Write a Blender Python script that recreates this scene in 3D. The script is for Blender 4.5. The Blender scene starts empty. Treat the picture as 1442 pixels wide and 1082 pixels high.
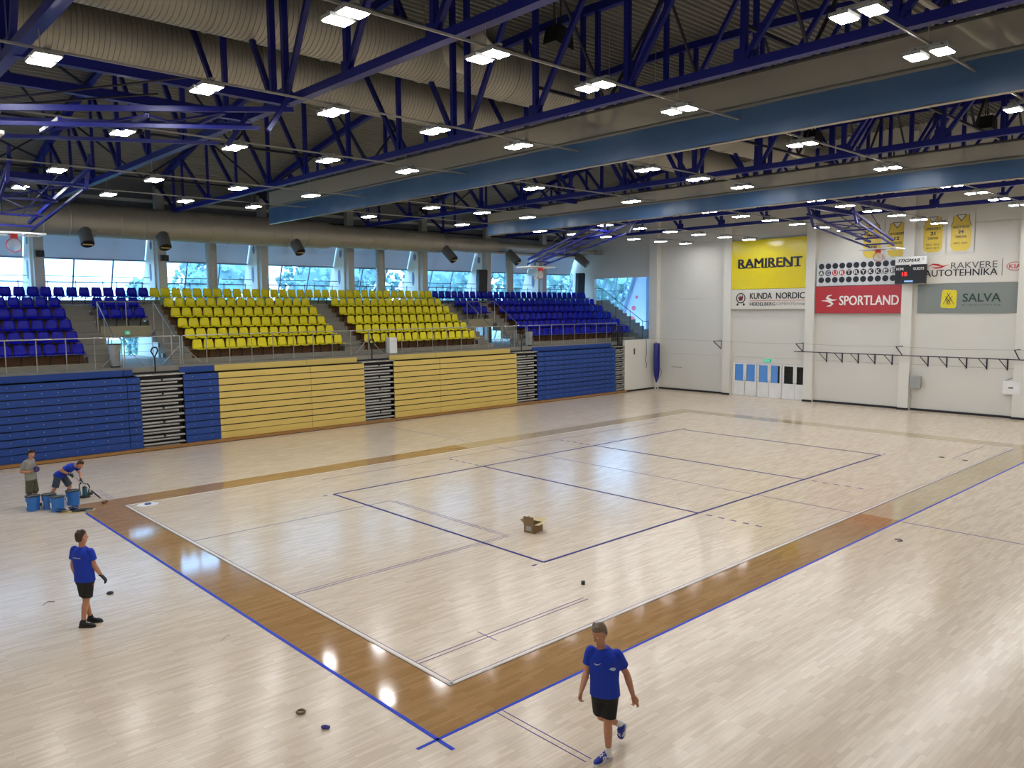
import bpy, math, random
from mathutils import Vector, Matrix
from mathutils.bvhtree import BVHTree
random.seed(7)
sc = bpy.context.scene
C = sc.collection
R = math.radians

# ------------------------------------------------------------------ camera, world, exposure
cd = bpy.data.cameras.new('camera'); cam = bpy.data.objects.new('camera', cd); C.objects.link(cam); sc.camera = cam
cd.sensor_width = 36; cd.lens = 36*1111.3/1442; cd.clip_end = 400
CP = Vector((-21.077, -16.512, 5.629))
yaw, pit, rol = 0.82207, 0.096757, -0.007339
_f = Vector((math.cos(yaw)*math.cos(pit), math.sin(yaw)*math.cos(pit), -math.sin(pit)))
_r = Vector((math.sin(yaw), -math.cos(yaw), 0)); _u = _r.cross(_f)
_r2 = _r*math.cos(rol)+_u*math.sin(rol); _u2 = _u*math.cos(rol)-_r*math.sin(rol)
cam.matrix_world = Matrix(((_r2.x, _u2.x, -_f.x, CP.x), (_r2.y, _u2.y, -_f.y, CP.y), (_r2.z, _u2.z, -_f.z, CP.z), (0, 0, 0, 1)))
W = bpy.data.worlds.new('sky'); sc.world = W; W.use_nodes = True
bg = W.node_tree.nodes['Background']; bg.inputs[0].default_value = (0.37, 0.64, 1.0, 1); bg.inputs[1].default_value = 7.4
LAMP = 90.0
sc.view_settings.view_transform = 'Standard'; sc.view_settings.look = 'None'
sc.view_settings.gamma = 1; sc.view_settings.use_curve_mapping = False; sc.view_settings.exposure = 0.0
sc.cycles.max_bounces = 7; sc.cycles.diffuse_bounces = 4; sc.cycles.glossy_bounces = 3
sc.cycles.transparent_max_bounces = 12; sc.cycles.sample_clamp_indirect = 4; sc.cycles.caustics_reflective = False

# ------------------------------------------------------------------ materials
def lin(c):
    return tuple(((x/255)/12.92 if x/255 <= .04045 else ((x/255+.055)/1.055)**2.4) for x in c) + (1,)
MATS = {}
def mat(name, rgb, rough=.6, metal=0, var=.12, scale=3, bump=0, emit=0, stretch=None, spec=.5):
    if name in MATS: return MATS[name]
    m = bpy.data.materials.new(name); m.use_nodes = True; nt = m.node_tree; b = nt.nodes['Principled BSDF']
    c = lin(rgb); b.inputs['Roughness'].default_value = rough; b.inputs['Metallic'].default_value = metal
    b.inputs['Specular IOR Level'].default_value = spec
    tc = nt.nodes.new('ShaderNodeTexCoord'); nz = nt.nodes.new('ShaderNodeTexNoise'); nz.inputs['Scale'].default_value = scale
    nz.inputs['Detail'].default_value = 4
    if stretch:
        mp = nt.nodes.new('ShaderNodeMapping'); mp.inputs['Scale'].default_value = stretch
        nt.links.new(tc.outputs['Object'], mp.inputs[0]); nt.links.new(mp.outputs[0], nz.inputs[0])
    else: nt.links.new(tc.outputs['Object'], nz.inputs[0])
    mx = nt.nodes.new('ShaderNodeMix'); mx.data_type = 'RGBA'
    mx.inputs[6].default_value = tuple(x*(1-var) for x in c[:3])+(1,); mx.inputs[7].default_value = tuple(min(1, x*(1+var)) for x in c[:3])+(1,)
    nt.links.new(nz.outputs[0], mx.inputs[0]); nt.links.new(mx.outputs[2], b.inputs['Base Color'])
    if bump:
        bp = nt.nodes.new('ShaderNodeBump'); bp.inputs['Strength'].default_value = bump; bp.inputs['Distance'].default_value = .02
        nt.links.new(nz.outputs[0], bp.inputs['Height']); nt.links.new(bp.outputs[0], b.inputs['Normal'])
    if emit:
        b.inputs['Emission Color'].default_value = c; b.inputs['Emission Strength'].default_value = emit
    MATS[name] = m; return m

def parquet(name, c1, c2, mortar, rough, rowh=.07, bw=.52, coat=0):
    m = bpy.data.materials.new(name); m.use_nodes = True; nt = m.node_tree; b = nt.nodes['Principled BSDF']
    tc = nt.nodes.new('ShaderNodeTexCoord'); br = nt.nodes.new('ShaderNodeTexBrick')
    br.inputs['Color1'].default_value = lin(c1); br.inputs['Color2'].default_value = lin(c2); br.inputs['Mortar'].default_value = lin(mortar)
    br.inputs['Scale'].default_value = 1; br.inputs['Mortar Size'].default_value = .0012; br.inputs['Brick Width'].default_value = bw
    br.inputs['Row Height'].default_value = rowh; br.offset = .37; br.offset_frequency = 3; br.inputs['Bias'].default_value = 0
    nt.links.new(tc.outputs['Object'], br.inputs[0])
    mp = nt.nodes.new('ShaderNodeMapping'); mp.inputs['Scale'].default_value = (1.2, 14, 1); nz = nt.nodes.new('ShaderNodeTexNoise')
    nz.inputs['Scale'].default_value = 1.5; nz.inputs['Detail'].default_value = 5
    nt.links.new(tc.outputs['Object'], mp.inputs[0]); nt.links.new(mp.outputs[0], nz.inputs[0])
    rp = nt.nodes.new('ShaderNodeMapRange'); rp.inputs[1].default_value = .3; rp.inputs[2].default_value = .7; rp.inputs[3].default_value = .93; rp.inputs[4].default_value = 1.05
    nt.links.new(nz.outputs[0], rp.inputs[0])
    mx = nt.nodes.new('ShaderNodeMix'); mx.data_type = 'RGBA'; mx.blend_type = 'MULTIPLY'; mx.inputs[0].default_value = 1
    nt.links.new(br.outputs[0], mx.inputs[6]); nt.links.new(rp.outputs[0], mx.inputs[7]); nt.links.new(mx.outputs[2], b.inputs['Base Color'])
    b.inputs['Roughness'].default_value = rough; b.inputs['Specular IOR Level'].default_value = .62
    n2 = nt.nodes.new('ShaderNodeTexNoise'); n2.inputs['Scale'].default_value = 1.3; nt.links.new(mp.outputs[0], n2.inputs[0])
    bp = nt.nodes.new('ShaderNodeBump'); bp.inputs['Strength'].default_value = .10; bp.inputs['Distance'].default_value = .002
    nt.links.new(n2.outputs[0], bp.inputs['Height']); nt.links.new(bp.outputs[0], b.inputs['Normal'])
    MATS[name] = m; return m

MFLOOR = parquet('maple_parquet', (222, 205, 183), (208, 189, 165), (186, 168, 146), .2)
MBAND = parquet('stained_parquet', (176, 138, 92), (161, 123, 78), (138, 104, 66), .08)
MBAND2 = parquet('thin_stain_parquet', (194, 175, 142), (182, 162, 128), (160, 140, 108), .1)
MWHITE = mat('painted_wall', (214, 212, 204), .65, var=.03, scale=.6)
MPIL = mat('pilaster_paint', (222, 220, 212), .6, var=.03, scale=.8)
MBLACK = mat('black_rubber', (16, 16, 18), .5)
MSTEEL = mat('blue_steel', (9, 17, 116), .4, var=.08, scale=2)
MDSTEEL = mat('dark_steel', (16, 18, 44), .45)
MDECK = mat('roof_deck', (120, 120, 114), .5, .2, var=.08, scale=.8)
MCONC = mat('concrete', (132, 128, 118), .85, var=.12, scale=2, bump=.2)
MWOOD = mat('riser_wood', (118, 78, 38), .55, var=.2, scale=2, stretch=(1, 8, 8))
MPALE = mat('pale_wood', (190, 165, 115), .5, var=.1, scale=2, stretch=(1, 8, 8))
MBSEAT = mat('blue_seat', (2, 6, 158), .38, var=.05, spec=.22)
MYSEAT = mat('yellow_seat', (222, 208, 10), .38, var=.05, spec=.3)
MBBOARD = mat('blue_board', (14, 60, 136), .45, var=.06, scale=1.2)
MYBOARD = mat('yellow_board', (206, 180, 98), .45, var=.06, scale=1.2)
MGREY = mat('grey_metal', (158, 158, 154), .4, .2)
MCHROME = mat('brushed_steel', (175, 172, 165), .28, .9)
MDARK = mat('dark_grey', (44, 45, 46), .55)
MTAPE = mat('blue_tape', (24, 60, 190), .5, spec=.25)
MNAVY = mat('navy_line', (26, 32, 112), .5, spec=.2)
MPEN = mat('pencil_line', (96, 90, 150), .5, spec=.2)
MCREAM = mat('white_line', (226, 216, 206), .3)
MSKIN = mat('skin', (190, 134, 104), .5, var=.08, scale=8)
MHAIR = mat('brown_hair', (62, 44, 32), .7, var=.3, scale=40)
MHAIR2 = mat('greying_hair', (112, 96, 78), .7, var=.3, scale=40)
MSHIRT = mat('royal_blue_cloth', (10, 52, 176), .8, var=.12, scale=9, bump=.3)
MGSHIRT = mat('grey_cloth', (142, 142, 134), .85, var=.1, scale=9, bump=.3)
MSHORT = mat('black_shorts', (24, 23, 24), .8, var=.2, scale=9, bump=.3)
MDENIM = mat('denim', (66, 78, 92), .85, var=.2, scale=12, bump=.3)
MCAMO = mat('camouflage', (86, 84, 66), .85, var=.5, scale=11, bump=.2)
MGLOVE = mat('black_glove', (20, 20, 24), .6)
MWHT = mat('white_plastic', (232, 232, 230), .45)
MRED = mat('red_paint', (190, 36, 30), .45)

def duct_mat():
    m = bpy.data.materials.new('galvanised_duct'); m.use_nodes = True; nt = m.node_tree; b = nt.nodes['Principled BSDF']
    b.inputs['Base Color'].default_value = lin((168, 165, 154)); b.inputs['Metallic'].default_value = .4; b.inputs['Roughness'].default_value = .42
    tc = nt.nodes.new('ShaderNodeTexCoord'); nz = nt.nodes.new('ShaderNodeTexNoise'); nz.inputs['Scale'].default_value = 2.5
    nt.links.new(tc.outputs['Object'], nz.inputs[0]); mr = nt.nodes.new('ShaderNodeMapRange'); mr.inputs[3].default_value = .48; mr.inputs[4].default_value = .56
    nt.links.new(nz.outputs[0], mr.inputs[0]); nt.links.new(mr.outputs[0], b.inputs['Roughness'])
    return m
MDUCT = duct_mat()

def see_through(name, rgb, fac, tint=(1, 1, 1), rough=.5, gloss=False):
    m = bpy.data.materials.new(name); m.use_nodes = True; nt = m.node_tree; b = nt.nodes['Principled BSDF']
    b.inputs['Base Color'].default_value = lin(rgb); b.inputs['Roughness'].default_value = rough
    tr = nt.nodes.new('ShaderNodeBsdfTransparent'); tr.inputs[0].default_value = (*tint, 1)
    mx = nt.nodes.new('ShaderNodeMixShader'); out = nt.nodes['Material Output']
    if gloss:
        fr = nt.nodes.new('ShaderNodeFresnel'); fr.inputs[0].default_value = 1.45; g = nt.nodes.new('ShaderNodeBsdfGlossy'); g.inputs['Roughness'].default_value = .03
        nt.links.new(fr.outputs[0], mx.inputs[0]); nt.links.new(tr.outputs[0], mx.inputs[1]); nt.links.new(g.outputs[0], mx.inputs[2])
    else:
        mx.inputs[0].default_value = fac; nt.links.new(tr.outputs[0], mx.inputs[1]); nt.links.new(b.outputs[0], mx.inputs[2])
    nt.links.new(mx.outputs[0], out.inputs[0]); return m
MGLASS = see_through('facade_glass', (255, 255, 255), 0, tint=(.80, .93, 1.0), gloss=True)
MNET = see_through('curtain_net', (186, 180, 164), .5, rough=.4)
MHOOPNET = see_through('cord_net', (225, 225, 225), .55)
MACRYL = see_through('clear_backboard', (200, 210, 215), .25)

# ------------------------------------------------------------------ mesh helpers
class MB:
    def __init__(s): s.v = []; s.f = []; s.m = []; s.mats = []
    def _mi(s, m):
        if m not in s.mats: s.mats.append(m)
        return s.mats.index(m)
    def add(s, vs, fs, m=None):
        o = len(s.v); s.v += [tuple(v) for v in vs]; s.f += [tuple(i+o for i in f) for f in fs]
        s.m += [s._mi(m) if m else 0]*len(fs); return s
    def box(s, x0, x1, y0, y1, z0, z1, m=None):
        return s.add([(x0, y0, z0), (x1, y0, z0), (x1, y1, z0), (x0, y1, z0), (x0, y0, z1), (x1, y0, z1), (x1, y1, z1), (x0, y1, z1)],
                     [(0, 3, 2, 1), (4, 5, 6, 7), (0, 1, 5, 4), (1, 2, 6, 5), (2, 3, 7, 6), (3, 0, 4, 7)], m)
    def bar(s, p0, p1, w, h=None, m=None, up=(0, 0, 1)):
        p0 = Vector(p0); p1 = Vector(p1); h = h or w; d = (p1-p0).normalized(); u = Vector(up)
        if abs(d.dot(u)) > .98: u = Vector((1, 0, 0))
        a = d.cross(u).normalized()*w/2; b = a.cross(d).normalized()*h/2
        vs = [p0-a-b, p0+a-b, p0+a+b, p0-a+b, p1-a-b, p1+a-b, p1+a+b, p1-a+b]
        return s.add(vs, [(0, 1, 2, 3), (4, 7, 6, 5), (0, 4, 5, 1), (1, 5, 6, 2), (2, 6, 7, 3), (3, 7, 4, 0)], m)
    def tube(s, p0, p1, r0, r1=None, n=8, caps=True, m=None):
        p0 = Vector(p0); p1 = Vector(p1); r1 = r0 if r1 is None else r1; d = (p1-p0).normalized()
        u = Vector((0, 0, 1)) if abs(d.z) < .9 else Vector((1, 0, 0)); a = d.cross(u).normalized(); b = d.cross(a)
        vs = []
        for p, r in ((p0, r0), (p1, r1)):
            for k in range(n):
                t = 2*math.pi*k/n; vs.append(p+a*math.cos(t)*r+b*math.sin(t)*r)
        fs = [(k, (k+1) % n, n+(k+1) % n, n+k) for k in range(n)]
        if caps: fs += [tuple(range(n))[::-1], tuple(range(n, 2*n))]
        return s.add(vs, fs, m)
    def path(s, pts, r, n=6, m=None):
        for a, b in zip(pts, pts[1:]): s.tube(a, b, r, n=n, m=m)
        return s
    def ring(s, c, nrm, R_, r, n=20, k=6, m=None):
        c = Vector(c); nrm = Vector(nrm).normalized(); u = Vector((0, 0, 1)) if abs(nrm.z) < .9 else Vector((1, 0, 0)); a = nrm.cross(u).normalized(); b = nrm.cross(a)
        vs = []
        for i in range(n):
            t = 2*math.pi*i/n; e = a*math.cos(t)+b*math.sin(t)
            for j in range(k):
                q = 2*math.pi*j/k; vs.append(c+e*(R_+r*math.cos(q))+nrm*r*math.sin(q))
        return s.add(vs, [(i*k+j, ((i+1) % n)*k+j, ((i+1) % n)*k+(j+1) % k, i*k+(j+1) % k) for i in range(n) for j in range(k)], m)
    def prism(s, pts, off, m=None):       # planar polygon (3D points) extruded by off
        n = len(pts); off = Vector(off); vs = [Vector(p) for p in pts]+[Vector(p)+off for p in pts]
        return s.add(vs, [tuple(range(n))[::-1], tuple(range(n, 2*n))]+[(k, (k+1) % n, n+(k+1) % n, n+k) for k in range(n)], m)
    def loft(s, rings, m=None, caps=True):
        n = len(rings[0]); o = []; 
        for r in rings: o += [Vector(p) for p in r]
        fs = [(i*n+k, i*n+(k+1) % n, (i+1)*n+(k+1) % n, (i+1)*n+k) for i in range(len(rings)-1) for k in range(n)]
        if caps: fs += [tuple(range(n))[::-1], tuple(range((len(rings)-1)*n, len(rings)*n))]
        return s.add(o, fs, m)
    def mesh(s, name, m=None):
        me = bpy.data.meshes.new(name); me.from_pydata(s.v, [], s.f)
        for x in ([m] if m and not (s.mats and any(s.mats)) else s.mats): me.materials.append(x)
        if len(me.materials) > 1: me.polygons.foreach_set('material_index', s.m)
        me.update(); return me
    def build(s, name, m=None, parent=None, smooth=False, **kw):
        me = s.mesh(name, m)
        if smooth:
            me.polygons.foreach_set('use_smooth', [True]*len(me.polygons)); me.set_sharp_from_angle(angle=R(35))
        o = bpy.data.objects.new(name, me); C.objects.link(o)
        if parent: o.parent = parent
        for k, v in kw.items(): o[k] = v
        return o
def obj(name, me, parent=None, loc=None, **kw):
    o = bpy.data.objects.new(name, me); C.objects.link(o)
    if parent: o.parent = parent
    if loc: o.location = loc
    for k, v in kw.items(): o[k] = v
    return o
def empty(name, loc=(0, 0, 0), label=None, category=None, group=None, kind=None):
    o = bpy.data.objects.new(name, None); C.objects.link(o); o.location = loc
    for k, v in (('label', label), ('category', category), ('group', group), ('kind', kind)):
        if v: o[k] = v
    return o
def tag(o, label, category, group=None):
    o['label'] = label; o['category'] = category
    if group: o['group'] = group
    return o
ORD = ['first', 'second', 'third', 'fourth', 'fifth', 'sixth', 'seventh', 'eighth', 'ninth', 'tenth', 'eleventh', 'twelfth', 'thirteenth', 'fourteenth', 'fifteenth', 'sixteenth', 'seventeenth', 'eighteenth', 'nineteenth', 'twentieth']
TENS = {20: 'twenty', 30: 'thirty', 40: 'forty', 50: 'fifty', 60: 'sixty', 70: 'seventy'}
def nth(i):
    if i < 20: return ORD[i]
    t, u = divmod(i+1, 10)
    if u == 0: return {30: 'thirtieth', 40: 'fortieth', 50: 'fiftieth', 60: 'sixtieth', 70: 'seventieth'}.get(i+1, str(i+1)+'th')
    return TENS[t*10]+'-'+ORD[u-1]
def text(body, x, y0, y1, z0, z1, m, parent, name='lettering', bold=0, shear=0, ext=.006):
    """letters on a surface that faces -X: y0 is the left end seen from the hall, y1 the right end"""
    cu = bpy.data.curves.new('t', 'FONT'); cu.body = body; cu.extrude = .02; cu.shear = shear; cu.resolution_u = 3
    t = bpy.data.objects.new('t', cu); C.objects.link(t); dg = bpy.context.evaluated_depsgraph_get()
    me = bpy.data.meshes.new_from_object(t.evaluated_get(dg)); bpy.data.objects.remove(t)
    xs = [v.co.x for v in me.vertices]; ys = [v.co.y for v in me.vertices]; a, b, c, d = min(xs), max(xs), min(ys), max(ys)
    for v in me.vertices:
        u = (v.co.x-a)/(b-a); w = (v.co.y-c)/(d-c); q = (v.co.z+.02)/.04
        v.co = (x-q*ext, y0+(y1-y0)*u, z0+(z1-z0)*w)
    if bold:
        h = (z1-z0)*4*bold/2; V = [tuple(v.co) for v in me.vertices]; F = [tuple(p.vertices) for p in me.polygons]; n = len(V); VV = []; FF = []
        for i, (dy, dz) in enumerate(((-h, -h*.4), (h, h*.4), (-h, h*.4), (h, -h*.4), (0, 0))):
            VV += [(a_-.0002*i, b_+dy, c_+dz) for a_, b_, c_ in V]; FF += [tuple(q+n*i for q in f) for f in F]
        me = bpy.data.meshes.new(name); me.from_pydata(VV, [], FF)
    me.materials.clear(); me.materials.append(m); me.name = name
    return obj(name, me, parent)

# ------------------------------------------------------------------ floor
fl = MB().box(-24.6, 23.4, -19, 26.6, -.2, 0).build('floor', MFLOOR, kind='structure')
def band(x0, x1, y0, y1, m, z=.0015):
    return MB().box(x0, x1, y0, y1, .0002, z).build('painted_border', m, fl)
band(-15.1, 0.1, -8.6, -7.58, MBAND); band(0.1, 15.1, -8.6, -7.58, MBAND2)
band(-15.1, -14.08, -7.58, 7.58, MBAND); band(-15.1, -1, 7.58, 8.6, MBAND); band(-1, 15.1, 7.58, 8.6, MBAND2); band(14.08, 15.1, -7.58, 7.58, MBAND2)
def line(x0, y0, x1, y1, w, m, name='court_line', z=.004):
    MB().bar((x0, y0, z/2+.001), (x1, y1, z/2+.001), w, z-.001, None).build(name, m, fl)
def double(x0, y0, x1, y1, w=.05):
    d = Vector((x1-x0, y1-y0)).normalized(); n = Vector((-d.y, d.x))*w
    for s in (-1, 1): line(x0+n.x*s, y0+n.y*s, x1+n.x*s, y1+n.y*s, .014, MPEN, 'marking_line')
# blue masking tape round the border
line(-15.45, -8.62, 15.1, -8.62, .05, MTAPE, 'masking_tape'); line(-15.12, -8.95, -15.12, 7.4, .06, MTAPE, 'masking_tape')
# inner edge: pale line with pencil and dark edge
for a in ((-14.05, -7.52, 14.05, -7.52), (-14.02, -7.55, -14.02, 7.55), (-14.05, 7.52, 14.05, 7.52), (14.02, -7.5, 14.02, 7.5)):
    line(*a, .055, MCREAM, z=.003)
line(-14.1, -7.585, 14.1, -7.585, .018, MDSTEEL); line(-14.085, -7.58, -14.085, 7.58, .018, MDSTEEL)
line(-13.98, -7.485, 14, -7.485, .012, MPEN, 'marking_line', .0045); line(-13.985, -7.48, -13.985, 7.5, .012, MPEN, 'marking_line', .0045)
# volleyball court
for a in ((-9, -4.5, 9, -4.5), (-9, 4.5, 9, 4.5), (-9, -4.5, -9, 4.5), (9, -4.5, 9, 4.5), (-3, -4.5, -3, 4.5), (3, -4.5, 3, 4.5)):
    line(*a, .07, MNAVY, z=.006)
for xx in (-3, 3):
    for k in range(5):
        for s in (-1, 1): line(xx, s*(4.75+k*.37), xx, s*(4.92+k*.37), .055, MNAVY, 'court_line_dash')
for s in (-1, 1): line(-9.35*1, s*4.5, -9.22, s*4.5, .05, MNAVY, 'court_line_dash'); line(9.22, s*4.5, 9.4, s*4.5, .05, MNAVY, 'court_line_dash')
# three-point, key, halfway outlines
double(-13.97, -6.6, -9.95, -6.6); line(-12.5, -6.35, -12.5, -6.85, .015, MPEN, 'marking_line'); line(10.1, -6.6, 13.97, -6.6, .02, MPEN, 'marking_line')
double(-13.97, -2.45, -8.2, -2.45); double(-8.2, -2.45, -8.2, 2.5); line(-13.97, 2.6, -8.2, 2.6, .014, MPEN, 'marking_line')
double(-14.05, -8.66, -14.05, -10.3); double(-14.05, 8.66, -14.05, 10.2)
line(0, -7.4, 0, 7.4, .02, MPEN, 'marking_line'); line(0, -8.7, 0, -13, .03, MPEN, 'marking_line'); line(0, 8.7, 0, 15, .02, MPEN, 'marking_line')
line(-8.2, 6.6, 10.1, 6.6, .012, MPEN, 'marking_line')

# ------------------------------------------------------------------ far wall
XW = 23.2
wf = empty('wall_far', kind='structure')
PY = [16.5, 10.87, 5.42, .04, -5.35, -10.75, -16.1]
zb = [(0, 2.44), (2.45, 6.08), (6.09, 9.7), (9.71, 15.12)]
def wall_panel(y0, y1, z0, z1): MB().box(XW, XW+.25, y0, y1, z0, z1).build('wall_panel', MWHITE, wf)
for a, b in zip(PY[1:], PY):
    for z0, z1 in zb:
        if a == 5.42 and z0 == 0:
            wall_panel(5.43, 5.52, 0, 2.44); wall_panel(10.5, b-.01, 0, 2.44); wall_panel(5.53, 10.49, 2.1, 2.44); continue
        wall_panel(a+.005, b-.005, z0, z1)
wall_panel(-19, PY[-1]-.01, 0, 15.12)
MB().box(XW, XW+.25, 16.51, 24.3, 7.67, 15.12).build('wall_panel', MWHITE, wf)
MB().box(XW, XW+.25, 22.2, 24.3, 3.3, 7.67).build('wall_panel', MWHITE, wf)
MB().box(XW+.26, XW+.34, -19, 16.5, 2.44, 15.12).build('light_block', MWHITE, wf)  # unseen backing added to stop sky light leaking through the panel joints
for y in PY: MB().box(22.92, XW, y-.27, y+.27, 0, 14.6).build('pilaster', MPIL, wf)
MB().box(22.85, XW, 16.25, 16.9, 0, 14.4).build('pilaster', MPIL, wf)
bf = empty('baseboard_far', kind='structure')
for a, b in zip(PY[1:], PY):
    if a == 5.42: continue
    MB().box(23.12, XW, a+.27, b-.27, 0, .11).build('skirting', MBLACK, bf)
for y in PY: MB().box(22.88, 22.93, y-.29, y+.29, 0, .11).build('skirting', MBLACK, bf)
# doors
for k in range(3):
    dr = empty(f'door_{k+1}', kind='structure'); y1 = 10.46-k*1.66; y0 = y1-1.6
    MB().box(23.15, 23.25, y0-.04, y0, 0, 2.08).box(23.15, 23.25, y1, y1+.04, 0, 2.08).box(23.15, 23.25, y0-.04, y1+.04, 2.04, 2.09).build('door_frame', MWHT, dr)
    for j in range(2):
        a = y0+j*.8+.01; b = a+.78
        lf = MB().box(23.17, 23.22, a, b, .01, .93).box(23.17, 23.22, a, b, 1.98, 2.03).box(23.17, 23.22, a, a+.1, .93, 1.98).box(23.17, 23.22, b-.1, b, .93, 1.98).build('door_leaf', MWHT, dr)
        MB().box(23.19, 23.2, a+.1, b-.1, .93, 1.98).build('door_pane', MGLASS, lf)
        hy = a+.06 if j else b-.06
        MB().bar((23.13, hy, .98), (23.13, hy+(.1 if j else -.1), .98), .02).tube((23.17, hy, .98), (23.12, hy, .98), .012).build('door_handle', MDARK, lf)
    # dim foyer behind
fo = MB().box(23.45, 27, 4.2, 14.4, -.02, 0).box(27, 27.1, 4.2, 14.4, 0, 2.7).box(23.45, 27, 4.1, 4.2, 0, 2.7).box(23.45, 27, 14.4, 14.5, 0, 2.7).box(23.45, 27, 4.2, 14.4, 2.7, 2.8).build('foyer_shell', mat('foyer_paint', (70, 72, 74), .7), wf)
MFGL = mat('daylit_opening', (120, 165, 225), .5, emit=.55)
MB().box(26.97, 26.99, 9.5, 14.2, .3, 2.5).build('foyer_window', MFGL, wf)

# ------------------------------------------------------------------ signs on the far wall
def plate(name, y0, y1, z0, z1, m, label, cat='banner', x=22.96, t=.02):
    root = empty(name, (XW, (y0+y1)/2, z0), label, cat); root.location = (0, 0, 0)
    MB().box(x, x+t, y0, y1, z0, z1).build('panel', m, root)
    return root
MSY = mat('sign_yellow', (222, 204, 10), .22, var=.03); MSW = mat('sign_white', (216, 212, 202), .3, var=.02); MSR = mat('sign_red', (178, 34, 32), .3, var=.05)
MSG = mat('sign_grey', (128, 134, 130), .4, var=.03); MINK = mat('ink_black', (18, 14, 26), .4); MSLG = mat('sign_light_grey', (205, 206, 208), .35, var=.02)
MIW = mat('ink_white', (240, 236, 228), .4); MIR = mat('ink_red', (196, 36, 44), .4)
s = plate('sponsor_banner', 5.69, 10.6, 6.64, 9.62, MSY, 'large yellow banner with black slab lettering, top left on the far wall')
text('RAMIRENT', 22.955, 10.13, 5.98, 7.94, 8.48, MINK, s, bold=.03)
# slab serifs under the letters
n = 8
for k in range(n):
    yc = 10.13-(k+.5)*(4.15/n); MB().box(22.949, 22.955, yc-.2, yc+.2, 7.9, 7.965).build('serif', MINK, s)
s = plate('sponsor_banner', 5.66, 10.6, 5.42, 6.62, MSW, 'off-white banner with a dog emblem and black and red text under the yellow banner')
text('KUNDA', 22.955, 9.29, 7.83, 6.03, 6.4, MINK, s, bold=.012); text('NORDIC', 22.955, 7.55, 5.76, 6.03, 6.4, MINK, s, bold=.012)
MB().box(22.95, 22.955, 5.7, 9.29, 5.92, 5.945).build('underline', MIR, s)
text('HEIDELBERG', 22.955, 9.29, 7.6, 5.63, 5.83, MINK, s, bold=.012); text('CEMENTGroup', 22.955, 7.52, 5.72, 5.6, 5.83, MSG, s)
MB().ring((22.95, 9.92, 6.1), (1, 0, 0), .29, .03, 28).build('emblem_ring', MINK, s)
MB().prism([(22.95, 9.92+a, 6.1+b) for a, b in ((.16, -.05), (.18, .1), (.1, .05), (.05, .18), (-.02, .06), (-.12, .2), (-.16, .02), (-.1, -.15), (.08, -.17))], (-.005, 0, 0)).build('emblem', mat('ink_brown', (110, 40, 34), .4), s)
for yy in (10.14, 9.7): MB().tube((22.955, yy, 5.7), (22.945, yy, 5.7), .07, n=14).build('emblem_foot', MINK, s)
for yy in (10.14, 9.7): MB().bar((22.95, yy, 5.72), (22.95, 9.92+(yy-9.92)*.7, 5.86), .05, .01).build('emblem_leg', MINK, s)
s = plate('sponsor_banner', .1, 5.06, 6.72, 8.05, MSLG, 'light grey banner with three rows of black dots and white letters')
L_ = 'AGURTRYKKEE'; cols = [mat('dot_green', (84, 104, 88), .4), mat('dot_navy', (34, 44, 96), .4), MSR, mat('dot_pink', (176, 60, 66), .4)]+[MINK]*7
for k in range(11):
    yc = 4.78-k*.3975
    for j, zc in enumerate((7.82+k*.003, 7.435+k*.002, 7.05)):
        MB().tube((22.96, yc, zc), (22.95, yc, zc), .165, n=20).build('dot', cols[k] if j == 1 else MINK, s)
    text(L_[k], 22.95, yc+.095, yc-.095, 7.335+k*.002, 7.535+k*.002, MIW, s, bold=.008)
MB().tube((22.955, 4.78-8.52*.3975, 7.33), (22.948, 4.78-8.52*.3975, 7.33), .03, n=10).build('full_stop', MINK, s)
s = plate('sponsor_banner', .12, 5.1, 5.17, 6.68, MSR, 'dark red banner with white lettering and a winding S mark')
text('SPORTLAND', 22.955, 3.68, .46, 5.62, 6.14, MIW, s, bold=.012)
def curve_band(pts, w0, w1, m, parent, name='emblem', x=22.955):
    n = len(pts); L = []; Rr = []
    for i, (y, z) in enumerate(pts):
        a = Vector(pts[max(0, i-1)]); b = Vector(pts[min(n-1, i+1)]); d = (b-a).normalized(); nn = Vector((-d.y, d.x)); t = i/(n-1); w = (w0+(w1-w0)*math.sin(math.pi*t))/2
        L.append((x, y+nn.x*w, z+nn.y*w)); Rr.append((x, y-nn.x*w, z-nn.y*w))
    mb = MB(); vs = L+Rr+[(x-.005, q[1], q[2]) for q in L]+[(x-.005, q[1], q[2]) for q in Rr]
    fs = []
    for i in range(n-1): fs += [(2*n+i, 2*n+i+1, 3*n+i+1, 3*n+i), (i, n+i, n+i+1, i+1), (i, i+1, 2*n+i+1, 2*n+i), (n+i, 3*n+i, 3*n+i+1, n+i+1)]
    mb.add(vs, fs).build(name, m, parent)
curve_band([(4.12, 6.2), (4.35, 6.14), (4.42, 6.04), (4.25, 5.95), (4.1, 5.9), (3.82, 5.93)], .02, .14, MIW, s)
curve_band([(4.72, 5.88), (4.4, 5.87), (4.2, 5.8), (4.08, 5.7), (4.2, 5.6), (4.42, 5.56)], .02, .14, MIW, s)
s = plate('sponsor_banner', -5.25, -.4, 6.7, 8.22, MSW, 'white banner with grey and black lettering and a red wave, right of the scoreboard', x=23.15)
text('RAKVERE', 23.14, -1.98, -4.08, 7.43, 7.75, mat('ink_grey', (84, 86, 88), .4), s); text('AUTOTEHNIKA', 23.14, -.72, -4.1, 7.06, 7.4, MINK, s, bold=.008)
MB().box(23.14, 23.15, -4.305, -4.29, 7.02, 7.87).build('divider', MINK, s)
text('KIA', 23.14, -4.6, -5.1, 7.35, 7.55, MIR, s, bold=.008)
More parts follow.
